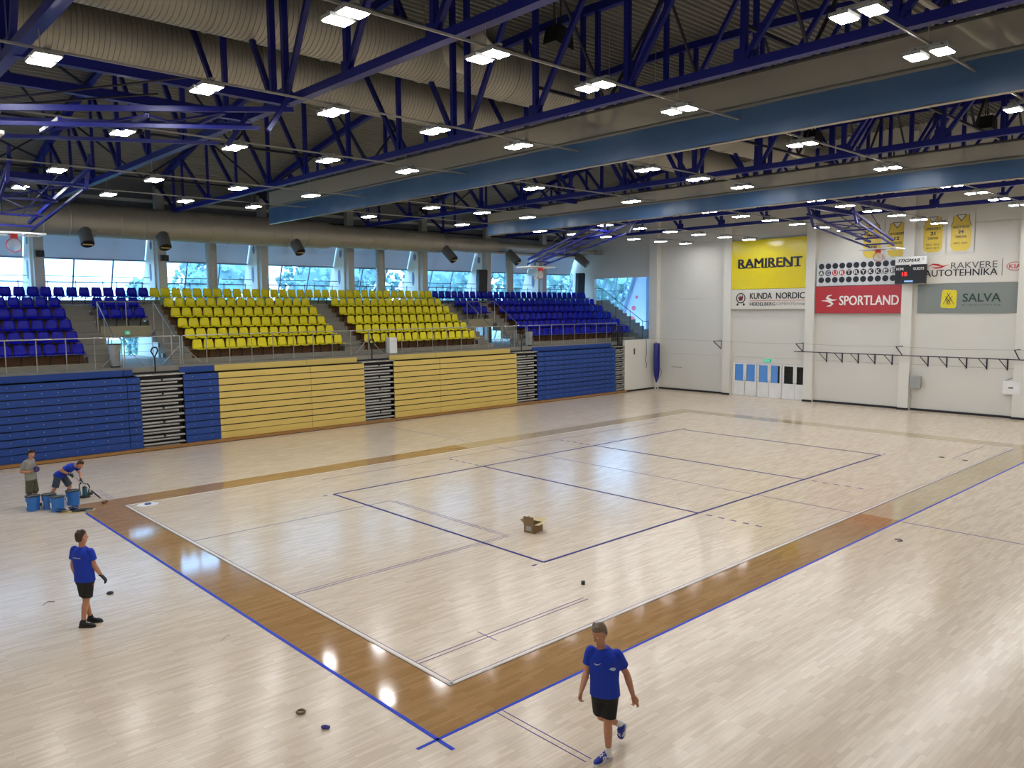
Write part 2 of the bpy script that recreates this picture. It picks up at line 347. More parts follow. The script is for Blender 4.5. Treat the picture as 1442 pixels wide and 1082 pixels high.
rr = MB(); pp = [(23.145, -4.85+.36*math.cos(t), 7.45+.2*math.sin(t)) for t in [2*math.pi*i/28 for i in range(29)]]
rr.path(pp, .014, 4).build('oval_ring', MIR, s)
curve_band([(-.86, 7.58), (-1.1, 7.7), (-1.35, 7.66), (-1.5, 7.6), (-1.7, 7.58)], .01, .1, MIR, s, 'emblem', 23.145)
curve_band([(-1.05, 7.56), (-1.25, 7.5), (-1.5, 7.52), (-1.88, 7.66)], .01, .09, MIR, s, 'emblem', 23.145)
s = plate('sponsor_banner', -5.25, -.42, 5.18, 6.68, MSG, 'grey banner with a yellow tile of crossed stalks and dark green lettering', x=23.15)
MB().prism([(23.15, y, z) for y, z in ((-1.62, 6.3), (-1.7, 6.38), (-2.26, 6.34), (-2.32, 6.26), (-2.3, 5.5), (-2.24, 5.42), (-1.64, 5.44), (-1.56, 5.52))], (-.006, 0, 0)).build('emblem_tile', MSY, s)
for a, b in (((-1.68, 5.62), (-2.02, 6.22)), ((-2.2, 5.62), (-1.84, 6.22)), ((-1.82, 5.62), (-2.12, 6.05)), ((-2.06, 5.62), (-1.76, 6.05)), ((-1.94, 5.6), (-1.8, 5.9)), ((-1.94, 5.6), (-2.08, 5.9))):
    curve_band([a, ((a[0]+b[0])/2+.02, (a[1]+b[1])/2+.03), b], .015, .035, MINK, s, 'stalk', 23.143)
MGRN = mat('ink_green', (24, 60, 54), .4)
text('SALVA', 23.145, -2.6, -4.3, 5.75, 6.16, MGRN, s, bold=.01); text('K I N D L U S T U S', 23.145, -2.6, -4.3, 5.55, 5.62, MGRN, s)
# jersey banners
def jersey(yc, zt, lines, label, x=23.15):
    root = empty('jersey_banner', (0, 0, 0), label, 'banner', 'retired jersey banners')
    MB().box(x, x+.01, yc-.62, yc+.62, zt-1.92, zt+.12).build('backing_sheet', MWHITE, root)
    P = [(.47, -.55), (.38, -.3), (.36, -.02), (.22, 0), (0, -.3), (-.22, 0), (-.36, -.02), (-.38, -.3), (-.47, -.55), (-.47, -1.55), (-.4, -1.7), (-.25, -1.8), (.25, -1.8), (.4, -1.7), (.47, -1.55)]
    MB().prism([(x-.002, yc+a, zt+b) for a, b in P], (-.006, 0, 0)).build('jersey', mat('jersey_yellow', (216, 188, 74), .5), root)
    MB().path([(x-.012, yc+a, zt+b) for a, b in ((.22, 0), (0, -.3), (-.22, 0), (.22, 0))], .014, 4).path([(x-.012, yc+.36, zt-.02), (x-.012, yc+.38, zt-.3), (x-.012, yc+.47, zt-.55)], .01, 4).path([(x-.012, yc-.36, zt-.02), (x-.012, yc-.38, zt-.3), (x-.012, yc-.47, zt-.55)], .01, 4).build('trim_band', MINK, root)
    for t, w, z0, z1, bo in lines: text(t, x-.012, yc+w, yc-w, zt+z0, zt+z1, MINK, root, bold=bo)
jersey(-1.05, 10.12, (('OMERASKO', .36, -.66, -.53, .01), ('21', .11, -.92, -.76, .03), ('TARVAS', .26, -1.15, -1.02, .01), ('2012  2013', .32, -1.45, -1.36, 0), ('2014  2015', .32, -1.63, -1.54, 0)), 'yellow jersey banner numbered 21, right of the pilaster')
jersey(-2.37, 10.12, (('HALEY-ROSS', .38, -.66, -.53, .01), ('24', .12, -.92, -.76, .03), ('TARVAS', .26, -1.15, -1.02, .01), ('2013  2016', .32, -1.45, -1.36, 0)), 'yellow jersey banner numbered 24, furthest right of the jerseys')
jersey(.75, 10.0, (('NOORSEPP', .38, -.66, -.53, .01), ('12', .12, -.92, -.76, .03), ('TARVAS', .26, -1.15, -1.02, .01)), 'yellow jersey banner numbered 12, behind the end basket')
jersey(2.05, 10.0, (('TARVAS', .3, -.7, -.55, .02), ('TARVAS', .26, -1.3, -1.15, .02)), 'yellow jersey banner half hidden behind the folded end basket, leftmost jersey')
# scoreboard
s = empty('scoreboard', (0, 0, 0), 'black electronic scoreboard with a white header and red digits', 'scoreboard')
MB().box(22.4, 22.6, -1.03, .49, 6.72, 7.7).build('display_case', mat('gloss_black', (14, 6, 8), .4), s)
MB().box(22.42, 22.58, -1.03, .5, 7.7, 8.12).build('header_panel', MWHT, s)
text('STIGMAR', 22.415, .38, -.72, 7.84, 8.0, MINK, s, bold=.02, shear=.4); text('HOME', 22.395, .42, .05, 7.42, 7.55, MIW, s, bold=.008); text('GUESTS', 22.395, -.42, -.95, 7.42, 7.55, MIW, s, bold=.008)
text('15', 22.395, .12, -.12, 7.12, 7.32, mat('red_led', (255, 30, 20), .4, emit=3), s, bold=.012)
text('2', 22.415, -.85, -.92, 7.94, 8.04, MINK, s)
MB().box(22.39, 22.4, -.42, .0, 6.8, 6.88).build('lit_strip', mat('blue_led', (130, 170, 220), .4, emit=.8), s)
MB().tube((22.4, -.27, 7.66), (22.38, -.27, 7.66), .04).build('lamp', MIW, s)
for yy in (-.7, .2): MB().box(22.6, 23.0, yy-.03, yy+.03, 7.2, 7.26).build('bracket', MDARK, s)
# exit sign
s = empty('exit_sign', (0, 0, 0), 'small green emergency exit sign above the middle doors', 'sign')
MB().box(23.1, 23.2, 7.9, 8.3, 2.2, 2.38).build('sign_box', mat('exit_green', (40, 190, 150), .4, emit=.5), s)
MB().prism([(23.1, 8.1+a, 2.29+b) for a, b in ((-.12, 0), (-.06, .05), (-.06, .02), (-.01, .02), (-.01, -.02), (-.06, -.02), (-.06, -.05))], (-.006, 0, 0)).build('arrow', MIW, s)
MB().bar((23.095, 8.2, 2.24), (23.095, 8.17, 2.31), .03, .01).tube((23.1, 8.16, 2.34), (23.09, 8.16, 2.34), .015).build('running_figure', MIW, s)
s = empty('exit_sign', (0, 0, 0), 'small green arrow sign above the left stairway opening under the blue seats', 'sign')
MB().box(-9.97, -9.77, 20.16, 20.2, 4.57, 4.73).build('sign_box', MATS['exit_green'], s)
MB().prism([(-9.87+a, 20.155, 4.65+b) for a, b in ((-.03, .06), (.03, .06), (.03, 0), (.07, 0), (0, -.07), (-.07, 0), (-.03, 0))], (0, -.005, 0)).build('arrow', MIW, s)
# brackets for the ball net and rail
for k, y in enumerate((11.25, 5.75, .15, -5.3)):
    s = MB().bar((22.95, y, 3.42), (22.05, y, 3.42), .045).bar((22.93, y, 2.92), (22.08, y, 3.4), .04).tube((22.95, y, 2.9), (22.95, y, 3.46), .02).build('net_bracket', MDSTEEL)
    tag(s, f'black triangular net bracket on the {nth(k)} pilaster from the bleachers', 'bracket', 'net brackets on pilasters')
tag(MB().path([(22.1, 16.3, 3.5), (22.1, 11.25, 3.43), (22.1, 8.5, 3.39), (22.1, 5.75, 3.43), (22.1, 3, 3.38), (22.1, .15, 3.43), (22.1, -2.5, 3.36), (22.1, -5.3, 3.43), (22.1, -10, 3.4)], .008, 4).build('wire', MGREY), 'thin grey wire strung between net brackets along far wall', 'wire')
s = empty('wall_rail', (0, 0, 0), 'long dark rail on triangular brackets across the far wall', 'rail')
MB().tube((22.72, 6.2, 2.93), (22.72, -12, 2.93), .025).build('rail', MDSTEEL, s)
for y in (4.42, 3.51, 2.6, 1.68, .76, -1.07, -1.98, -2.91, -3.83, -4.74, -6.2, -7.1):
    MB().bar((22.74, y+.25, 2.9), (23.16, y, 2.42), .03).bar((23.17, y, 2.92), (23.17, y, 2.36), .05).bar((22.72, y+.25, 2.92), (23.17, y, 2.92), .03).build('bracket', MDSTEEL, s)
s = empty('electrical_box', (0, 0, 0), 'grey electrical box on the pilaster left of the grey banner', 'box')
MB().box(22.8, 22.98, -.85, -.33, 1.22, 1.86).build('box_body', MGREY, s); MB().tube((22.85, -.36, 0), (22.85, -.36, 1.22), .025).build('conduit', MGREY, s)
MB().tube((22.8, -.62, 1.55), (22.79, -.62, 1.55), .02).build('lock', MDARK, s)
s = empty('control_box', (0, 0, 0), 'white wall box with a pipe down to the floor at far right', 'box')
MB().box(22.9, 23.15, -5.4, -4.65, 1.22, 1.86).build('box_body', MWHT, s); MB().box(22.99, 23.15, -5.28, -5.2, 0, 1.22).build('conduit', MWHT, s)
MB().box(22.89, 22.9, -5.1, -4.9, 1.5, 1.56).build('label_plate', MDARK, s); MB().path([(23.0, -4.7, 1.86), (23.05, -5.0, 2.0), (23.1, -5.4, 1.95)], .012, 5).build('cable', MDARK, s)
s = empty('wall_intercom', (0, 0, 0), 'small dark intercom box on the corner pilaster near the blue crash pad', 'box')
MB().box(22.8, 22.9, 15.96, 16.14, 1.45, 2.0).build('box_body', MGREY, s); MB().box(22.79, 22.8, 15.99, 16.11, 1.5, 1.7).build('keypad', MDARK, s)
# blue folded pad in the corner
rg = []
for z, w, d in ((3.15, .24, .3), (3.1, .27, .33), (1.3, .27, .33), (.95, .22, .28), (.55, .07, .12), (.48, .02, .05)):
    rg.append([(22.5+w*math.cos(t)*.9, 15.95+d*.6*math.sin(t), z) for t in [math.pi*2*k/10 for k in range(10)]])
s = empty('crash_pad', (0, 0, 0), 'rolled dark blue pad hanging in the far corner beside the bleachers', 'pad')
MB().loft(rg).build('pad', mat('navy_vinyl', (14, 24, 120), .4), s, smooth=True)
MB().bar((22.5, 15.95, 3.14), (22.86, 16.3, 3.2), .04).bar((22.5, 15.75, 3.12), (22.5, 15.75, .7), .03, .01).build('strap', MNAVY, s)
MB().path([(22.75, 15.8, 1.5), (22.78, 15.75, 1.1), (22.7, 15.8, .85)], .015, 5).build('cord', MDARK, s)

# ------------------------------------------------------------------ other walls
wn = empty('wall_near', kind='structure'); MB().box(-24.6, 23.4, -19.2, -19, 0, 15.12).build('wall_panel', MWHITE, wn)
wl = empty('wall_left', kind='structure'); MB().box(-24.8, -24.6, -19, 16.4, 0, 15.12).box(-24.8, -24.6, 16.4, 23.7, 9.2, 12.6).build('wall_panel', MWHITE, wl)
ws = empty('wall_side', kind='structure')
MB().box(19.67, 23.2, 16.42, 16.6, 0, 3.42).build('wall_panel', MWHITE, ws); MB().box(19.7, 22.9, 16.38, 16.42, 0, .11).build('skirting', MBLACK, ws)
tag(MB().box(20.6, 20.72, 16.4, 16.42, 2.45, 2.85).box(20.63, 20.69, 16.39, 16.4, 2.5, 2.6, MDARK).box(20.63, 20.69, 16.39, 16.4, 2.68, 2.78, MDARK).build('wall_socket', MGREY), 'narrow dark socket strip on the low side wall by the bleacher end', 'socket')
tag(MB().path([(21.9, 16.38, 3.4), (21.92, 16.36, 2.4), (21.75, 16.36, 2.1), (21.95, 16.36, 1.75), (21.9, 16.36, 1.5)], .014, 5).build('loose_cable', MDARK), 'loose dark cable hanging down the low side wall', 'cable')
tag(MB().box(22.87, 22.92, 14.2, 15.0, 1.55, 1.6).build('wall_ledge', MGREY), 'short grey ledge on the far wall right of the blue pad', 'ledge')

# ------------------------------------------------------------------ fixed terrace
YR = [18.47+.8*i for i in range(6)]; ZT = [3.52+.47*i for i in range(6)]
HL = (-10.92, -8.83); HR = (9.5, 11.5)      # stairway openings
tr = empty('seating_terrace', kind='structure')
XL, XR = -24.5, 22.6
MB().box(XL, HL[0], 16.9, 26, 3.13, 3.33).box(HL[0], HR[1], 16.9, 26.2, 3.13, 3.33).box(HR[1], 29, 16.9, 26, 3.13, 3.33).build('walkway_slab', MCONC, tr)
MB().box(XL, 23.2, 17.0, 17.1, 0, 3.13).build('under_wall', MDARK, tr)
for i in range(6):
    y0 = 17.9+.8*i; y1 = y0+.8 if i < 5 else y0+1.1; z = ZT[i]
    spans = [(XL, HL[0]), (HL[1], HR[0]), (HR[1], XR)] if i < 3 else [(XL, XR)]
    for a, b in spans:
        MB().box(a, b, y0, y1, z-.25 if i else 3.33, z).build('terrace_step', MCONC, tr)
        MB().box(a, b, y0+.006, y0+.03, ZT[i-1] if i else 3.331, z-.27 if i else 3.34).build('terrace_riser', MCONC, tr)
        MB().box(a, b, y0-.012, y0+.05, z, z+.012).build('step_nosing', MPALE if i == 0 else MCONC, tr)
# timber riser boards behind the seats
BL = [(-24.4, -12.04, 0), (-7.79, -.25, 1), (1.01, 8.55, 1), (12.53, 22.58, 0)]
for i in range(5):
    for a, b, _ in BL:
        MB().box(a, b, 18.67+.8*i, 18.69+.8*i, ZT[i]+.01, ZT[i+1]-.01).build('riser_board', MWOOD, tr)
for h in (HL, HR):
    for i in (3, 4): MB().box(h[0]+.05, h[1]-.05, 18.67+.8*i, 18.69+.8*i, ZT[i]+.01, ZT[i+1]-.01).build('riser_board', MCONC, tr)
    MB().box(h[0], h[1], 20.24, 20.3, 4.5, 4.95).build('parapet_panel', mat('beige_panel', (150, 140, 112), .6), tr)
# half steps in the aisles
for a, b in ((-11.98, -10.98), (-8.77, -7.85), (-.2, .96), (8.6, 9.44), (11.56, 12.48)):
    for i in range(5):
        y = 17.9+.8*i; MB().box(a, b, y+.4, y+.798, ZT[i]+.001, ZT[i]+.235).build('half_step', MCONC, tr)
# stairs beyond the end wall
for i in range(6):
    MB().box(23.5, 25.2, 17.9+.8*i, 18.7+.8*i, 3.33, ZT[i]).box(23.5, 25.2, 18.3+.8*i, 18.7+.8*i, ZT[i], ZT[i]+.235).build('end_stair', MCONC, tr)

# ------------------------------------------------------------------ seats
def seat_mesh(m):
    prof = [(-.45, .365, .19), (-.44, .405, .205), (-.36, .40, .225), (-.2, .385, .225), (-.09, .40, .225), (-.045, .47, .222), (-.03, .6, .218), (-.012, .71, .2), (0, .78, .175), (.012, .80, .15)]
    vs = []; fs = []; t = .022
    cols = [-1, -.55, 0, .55, 1]
    for side in (0, 1):
        for j, (y, z, w) in enumerate(prof):
            a = prof[max(0, j-1)]; b = prof[min(len(prof)-1, j+1)]; d = Vector((b[0]-a[0], b[1]-a[1])).normalized(); nrm = Vector((-d.y, d.x))
            for c in cols:
                lift = .02*abs(c)**2; k = lift-(t if side else 0)
                vs.append((c*w, y+nrm.x*k, z+nrm.y*k))
    n = len(cols); N = len(prof)*n
    for j in range(len(prof)-1):
        for c in range(n-1):
            q = (j*n+c, j*n+c+1, (j+1)*n+c+1, (j+1)*n+c); fs.append(q); fs.append(tuple(N+i for i in q[::-1]))
        fs += [(j*n, (j+1)*n, N+(j+1)*n, N+j*n), (j*n+n-1, N+j*n+n-1, N+(j+1)*n+n-1, (j+1)*n+n-1)]
    for c in range(n-1):
        fs += [(c, N+c, N+c+1, c+1), (N-n+c, N-n+c+1, 2*N-n+c+1, 2*N-n+c)]
    mb = MB().add(vs, fs); me = mb.mesh('seat_shell', m); me.polygons.foreach_set('use_smooth', [True]*len(me.polygons)); return me
MEB, MEY = seat_mesh(MBSEAT), seat_mesh(MYSEAT)
MEBR = MB().bar((-.12, -.1, .36), (-.12, .17, .3), .03).bar((.12, -.1, .36), (.12, .17, .3), .03).bar((-.13, -.3, .355), (-.13, -.05, .37), .03).bar((.13, -.3, .355), (.13, -.05, .37), .03).bar((0, -.2, .36), (0, -.05, .02), .035).box(-.08, .08, -.12, .02, 0, .012).mesh('seat_bracket', MDARK)
MEBOLT = MB().tube((0, -.05, .68), (0, -.035, .68), .012, n=6).mesh('seat_bolt', MCHROME)
def seat(x, i, blue, label, group):
    o = obj('stadium_seat', MEB if blue else MEY, None, (x, YR[i], ZT[i]), label=label, category='seat', group=group)
    obj('seat_bracket', MEBR, o)
    return o
P_ = .503
for i in range(5):
    rown = ['front', 'second', 'third', 'fourth', 'fifth'][i]
    for k in range(7): seat(-12.30-k*P_, i, 1, f'blue seat, {nth(k)} from the aisle in the {rown} row of the left blue block', 'blue seats, left block')
    for k in range(15):
        seat(-7.79+(k+.5)*P_, i, 0, f'yellow seat, {nth(k)} from the left in the {rown} row of the left yellow block', 'yellow seats, left block')
        seat(1.01+(k+.5)*P_, i, 0, f'yellow seat, {nth(k)} from the left in the {rown} row of the right yellow block', 'yellow seats, right block')
    for k in range(20): seat(12.53+(k+.5)*P_, i, 1, f'blue seat, {nth(k)} from the left in the {rown} row of the right blue block', 'blue seats, right block')
for nm, h in (('left', HL), ('right', HR)):
    for i in (3, 4):
        for k in range(4): seat(h[0]+.06+(k+.5)*.5, i, 1, f'blue seat, {nth(k)} from left in the {"lower" if i == 3 else "upper"} row above the {nm} stairway opening', 'blue seats over the stairway openings')
ny = nb = nr = 0
for k in range(77):
    x = -15.94+k*P_
    if x > 22.5: break
    if x < -8: lab = f'blue top row seat, {nth(nb)} from the left end of the back row'; nb += 1; bl = 1
    elif x < 8.6: lab = f'yellow top row seat, {nth(ny)} from the left of the yellow back row'; ny += 1; bl = 0
    else: lab = f'blue top row seat, {nth(nr)} right of the yellow seats in the back row'; nr += 1; bl = 1
    seat(x, 5, bl, lab, 'top row seats')

# ------------------------------------------------------------------ terrace railings
def railing(name, label, pts_top, posts, zb_, mid=(), m=MCHROME, r=.024, braces=()):
    root = empty(name, (0, 0, 0), label, 'railing'); MB().path(pts_top, r, 8).build('top_rail', m, root, smooth=True)
    for p in posts: MB().tube((p[0], p[1], zb_ if len(p) < 4 else p[3]), (p[0], p[1], p[2]), .02, n=6).build('post', m, root)
    for a in mid: MB().path(a, .008, 5).build('mid_rail', m, root)
    for a, b in braces: MB().tube(a, b, .016, n=6).build('brace', m, root)
    return root
segs = [(-24, -11.0), (-10.9, -8.7), (-8.6, .55), (.6, 9.5), (9.6, 11.5), (11.6, 19.9)]
nm = ['left blue block', 'left stairway opening', 'left yellow block', 'right yellow block', 'right stairway opening', 'right blue block']
for (a, b), q in zip(segs, nm):
    n_ = max(2, round((b-a)/1.03)); ps = [(a+(b-a)*k/n_, 17.3, 4.53) for k in range(n_+1)]
    railing('walkway_railing', f'steel walkway railing in front of the {q}', [(a, 17.3, 4.55), (b, 17.3, 4.55)], ps, 3.33,
            [[(a, 17.3, z), (b, 17.3, z)] for z in (3.65, 3.95, 4.25)] if 'open' in q else [[(a, 17.3, 3.95), (b, 17.3, 3.95)]],
            braces=[((a+.05, 17.3, 4.1), (a+.75, 17.3, 3.4)), ((b-.05, 17.3, 4.1), (b-.75, 17.3, 3.4))])
for h, q in ((HL, 'left'), (HR, 'right')):
    y = 20.2; railing('guard_rail', f'steel guard rail around the {q} stairway opening, below its blue seats',
        [(h[0]-.15, 17.95, 4.5), (h[0]-.15, 18.3, 4.75), (h[0]-.1, y, 6.0), (h[1]+.1, y, 6.0), (h[1]+.15, 18.3, 4.75), (h[1]+.15, 17.95, 4.5)],
        [(h[0]-.1, y, 6, 4.5), ((h[0]+h[1])/2, y, 6, 4.95), (h[1]+.1, y, 6, 4.5), (h[0]-.14, 19.2, 5.33, 4), (h[1]+.14, 19.2, 5.33, 4), (h[0]-.15, 18.3, 4.75, 3.5), (h[1]+.15, 18.3, 4.75, 3.5)], 3.5)
railing('end_stair_railing', 'dark railing sloping down the end stairs beside the far wall', [(23.3, 22.3, 7.0), (23.3, 21.5, 6.95), (23.3, 17.75, 4.6), (23.3, 16.9, 4.6)],
        [(23.3, 21.5, 6.95, 5.6), (23.3, 20.2, 6.15, 4.6), (23.3, 18.9, 5.3, 3.9), (23.3, 17.8, 4.6, 3.4), (23.3, 17.3, 4.6, 3.4), (23.3, 16.95, 4.6, 3.4)], 3.3, m=MDARK)
for k in range(8):
    a = -17.2+k*5.2; railing('gallery_railing', f'thin gallery rail before the windows, {nth(k)} bay from the left', [(a-2.5+.1, 23.9, 7.2), (a+2.5-.1, 23.9, 7.2)],
        [(a-2.3+j*1.15, 23.9, 7.0) for j in range(5)], 6.1, [[(a-2.4, 23.9, 6.9), (a+2.4, 23.9, 6.9)]], m=MDARK, r=.018)
MB().box(-24.5, 23.1, 22.9, 24.6, 5.9, 6.1).build('gallery_slab', MCONC, tr)

# ------------------------------------------------------------------ bins and loops on the walkway
def bin_(x, y, z, r0, r1, h, m, label):
    root = empty('waste_bin', (x, y, z), label, 'bin')
    MB().tube((0, 0, .05), (0, 0, h), r0, r1, n=16).build('body', m, root, smooth=True); MB().tube((0, 0, h), (0, 0, h+.04), r1+.02, r1+.015, n=16).build('rim', MDARK, root, smooth=True)
    MB().tube((0, 0, 0), (0, 0, .06), r0+.01, n=16).build('base', MDARK, root)
bin_(-11.15, 17.7, 3.33, .17, .24, .92, MGREY, 'tall grey waste bin by the left stairway opening')
bin_(12.05, 17.6, 3.33, .17, .23, .85, MGREY, 'grey waste bin at the right blue block behind the railing')
o = MB().box(1.93, 2.38, 17.45, 17.75, 3.33, 4.12).build('white_cabinet', MWHT); tag(o, 'small white box standing on walkway before the right yellow seats', 'box')
for k, (x, l) in enumerate(((-9.9, 'left'), (.46, 'middle'), (10.7, 'right'), (19.5, 'far right'))):
    o = MB().path([(x, 16.85, 3.1), (x, 16.85, 3.72), (x+.06, 16.85, 3.84), (x+.14, 16.85, 3.98), (x+.08, 16.85, 4.12), (x-.06, 16.85, 4.12), (x-.14, 16.85, 3.98), (x-.02, 16.85, 3.74)], .028, 7).build('loop_handrail', MBLACK, None, True)
    tag(o, f'black loop handrail at the top of the {l} bleacher aisle', 'handrail', 'loop handrails')

# ------------------------------------------------------------------ retractable bleachers
def bleacher(label, segs_, xa, xb):
    root = empty('retractable_bleacher', (0, 0, 0), label, 'bleacher')
    MB().box(xa, xb, 16.44, 16.95, .1, 2.96).build('frame', MBLACK, root)
    for a, b, blue in segs_:
        for k in range(10):
            z = .14+.286*k; yy = 16.35+.004*k
            MB().box(a+.01, b-.01, yy, yy+.05, z+(.022 if k else 0), z+(.262 if k else .284)).build('seat_board', MBBOARD if blue else MYBOARD, root)
        if blue:
            mb = MB(); n_ = max(1, int((b-a)/.52))
            for k in range(10):
                for j in range(n_):
                    x = a+(b-a)*(j+.5)/n_; z = .14+.286*k+.17; mb.box(x-.015, x+.015, 16.34, 16.352, z-.012, z+.012)
            mb.build('bolt_rows', MCHROME, root, kind='stuff')
        # folded top row
        MB().box(a+.01, b-.01-(.15 if b in (-10.65, -.3, 9.87) else 0), 16.76, 16.82, 3.02, 3.27).build('top_board', MBBOARD if blue else MYBOARD, root)
    MB().box(xa, xb, 16.45, 16.755, 2.93, 2.95).build('shaded_deck', MBLACK, root)  # black colour paints the shadow line below the folded top row
    MB().box(xa, xb, 16.2, 16.42, .025, .13).build('skirt_board', mat('oak_skirt', (150, 108, 58), .4, var=.15, stretch=(1, 8, 8)), root)
    MB().box(xa, xb, 16.22, 16.3, 0, .025).build('gap_shade', MBLACK, root)  # black strip paints the shade of the open gap under the skirt
bleacher('dark blue folded bleacher section nearest the left edge', [(-21, -16, 1), (-16, -11.15, 1), (-11.15, -10.65, 1)], -21, -10.65)
bleacher('folded bleacher of pale yellow boards with a blue strip at its left', [(-8.97, -7.5, 1), (-7.5, -3.17, 0), (-3.17, -.3, 0)], -8.97, -.3)
bleacher('folded bleacher of pale yellow boards only, between two grey aisles', [(1.42, 4.33, 0), (4.33, 9.87, 0)], 1.42, 9.87)
bleacher('dark blue folded bleacher section by the far corner', [(11.52, 12.12, 1), (12.12, 18.7, 1)], 11.52, 18.7)
def aisle(label, a, b):
    root = empty('bleacher_aisle', (0, 0, 0), label, 'steps')
    MB().box(a+.01, b-.01, 16.62, 16.95, .1, 3.0).build('backing', MBLACK, root)
    MB().box(a+.01, b-.01, 16.2, 16.42, .025, .13).build('skirt_board', MATS['oak_skirt'], root)
    for k in range(10):
        z = .16+.286*k; y = 16.36+.006*k
        mb = MB(); mb.box(a+.01, b-.03, y+.03, y+.32, z+.06, z+.1); mb.tube((a+.01, y+.03, z+.075), (b-.03, y+.03, z+.075), .045, n=8); mb.build('tread', MGREY, root)
        mb = MB(); mb.box(a+.01, b-.22, y+.08, y+.3, z-.06, z-.02); mb.tube((a+.01, y+.06, z-.05), (b-.22, y+.06, z-.05), .042, n=8); mb.build('half_tread', MGREY, root)
        if k % 2: MB().box((a+b)/2-.04, (a+b)/2+.04, y-.02, y+.06, z+.05, z+.13).build('latch', MBLACK, root)
    MB().box(a-.1, b+.1, 16.45, 16.98, 3.0, 3.05).build('landing', MGREY, root)
    MB().tube((a, 16.46, 3.02), (b, 16.46, 3.02), .03).build('landing_edge', MCHROME, root)
aisle('grey folded aisle steps between the blue and yellow bleachers', -10.65, -8.97)
aisle('grey folded aisle steps between the two yellow bleachers', -.3, 1.42)
aisle('grey folded aisle steps left of the far blue bleacher', 9.87, 11.52)
aisle('narrow grey folded steps at the far end of the bleachers', 18.7, 19.66)
for k in range(6):
    x = 19.25+.11*k
    o = MB().path([(x, 16.7, 3.1), (x, 16.7, 4.35), (x+.03, 17.2, 4.35), (x+.03, 17.2, 3.33)], .022, 6).bar((x, 16.7, 3.8), (x+.03, 17.2, 3.8), .03).bar((x, 16.7, 3.5), (x+.03, 17.2, 3.5), .03).build('folded_guard', MBLACK)
    tag(o, f'black guard frame stacked upright at bleacher end, {nth(k)} from the left', 'guard', 'stacked guard frames')

# ------------------------------------------------------------------ facade: columns, fins, glass, blinds
def fy(z): return 24.5+(8-z)*.39 if z > 3 else 26.45+(3-z)*.25
for k in range(9):
    x = -17.75+5.2*k
    if x > 23.5: continue
    col = MB().box(x-.22, x+.22, 22.85, 23.15, 5.9, 11.6).build('column', MPIL, tr) if 0 else None
cw = empty('wall_windows', kind='structure')
for k in range(8):
    x = -17.7+5.2*k
    MB().box(x-.2, x+.2, 22.85, 23.2, 3.33, 11.5).build('column', mat('shaded_column', (176, 176, 170), .6, var=.03), cw)  # shading on the camera side is put into the column colour
    fin = MB().prism([(x-.28, 23.2, 9.3), (x-.28, 23.2, 3.33), (x-.28, fy(3.33)-.05, 3.33), (x-.28, fy(6.5)-.05, 6.5), (x-.28, fy(8)-.05, 8), (x-.28, fy(9.3)-.05, 9.3)], (.12, 0, 0)).build('arch_fin', MPIL, cw)
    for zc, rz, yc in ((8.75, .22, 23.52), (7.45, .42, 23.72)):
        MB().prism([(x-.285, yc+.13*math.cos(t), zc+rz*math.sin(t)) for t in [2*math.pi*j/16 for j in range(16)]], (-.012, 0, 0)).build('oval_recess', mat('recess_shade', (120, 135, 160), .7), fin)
wg = [empty(f'window_{k+1}', kind='structure') for k in range(9)]
MBLIND = bpy.data.materials.new('blind_fabric'); MBLIND.use_nodes = True; _n = MBLIND.node_tree
_t = _n.nodes.new('ShaderNodeBsdfTranslucent'); _t.inputs[0].default_value = (.5, .52, .55, 1); _m = _n.nodes.new('ShaderNodeMixShader'); _m.inputs[0].default_value = .32
_n.nodes['Principled BSDF'].inputs['Base Color'].default_value = lin((205, 210, 216)); _n.nodes['Principled BSDF'].inputs['Roughness'].default_value = .8
_n.links.new(_n.nodes['Principled BSDF'].outputs[0], _m.inputs[1]); _n.links.new(_t.outputs[0], _m.inputs[2]); _n.links.new(_m.outputs[0], _n.nodes['Material Output'].inputs[0])
MFR = mat('window_frame', (120, 140, 165), .5)
zz = [0, 3.3, 5.0, 6.95, 8.0, 9.25]
for k in range(9):
    xa = -22.9+5.2*k; w = wg[k]; bw_ = 4.62 if k < 8 else 3.95
    for j in range(3 if k < 8 else 2):
        a = xa+.1+j*1.70; b = a+1.66
        for z0, z1 in zip(zz, zz[1:]):
            MB().add([(a, fy(z0), z0), (b, fy(z0), z0), (b, fy(z1), z1), (a, fy(z1), z1)], [(0, 1, 2, 3)]).build('pane', MGLASS, w)
        for z0, z1 in ((0, 3), (3, 9.25)): MB().bar((a-.02, fy(z0)-.02, z0), (a-.02, fy(z1)-.02, z1), .06, .09).build('mullion', MFR, w)
    for z in (3.33, 5.0, 6.97): MB().bar((xa, fy(z)-.03, z), (min(xa+5.2, 23.2), fy(z)-.03, z), .06, .05).build('transom', MFR, w)
    # roller blind over the top of the window
    MB().prism([(xa+.25, fy(9.3)-.16, 9.3), (xa+.25, fy(8.05)-.16, 8.05), (xa+.25, fy(8.05)-.13, 8.05), (xa+.25, fy(9.3)-.13, 9.3)], (bw_, 0, 0)).build('roller_blind', MBLIND, w)
    MB().bar((xa+.22, fy(8)-.16, 8.02), (xa+bw_+.28, fy(8)-.16, 8.02), .06, .08).build('blind_bar', MFR, w)
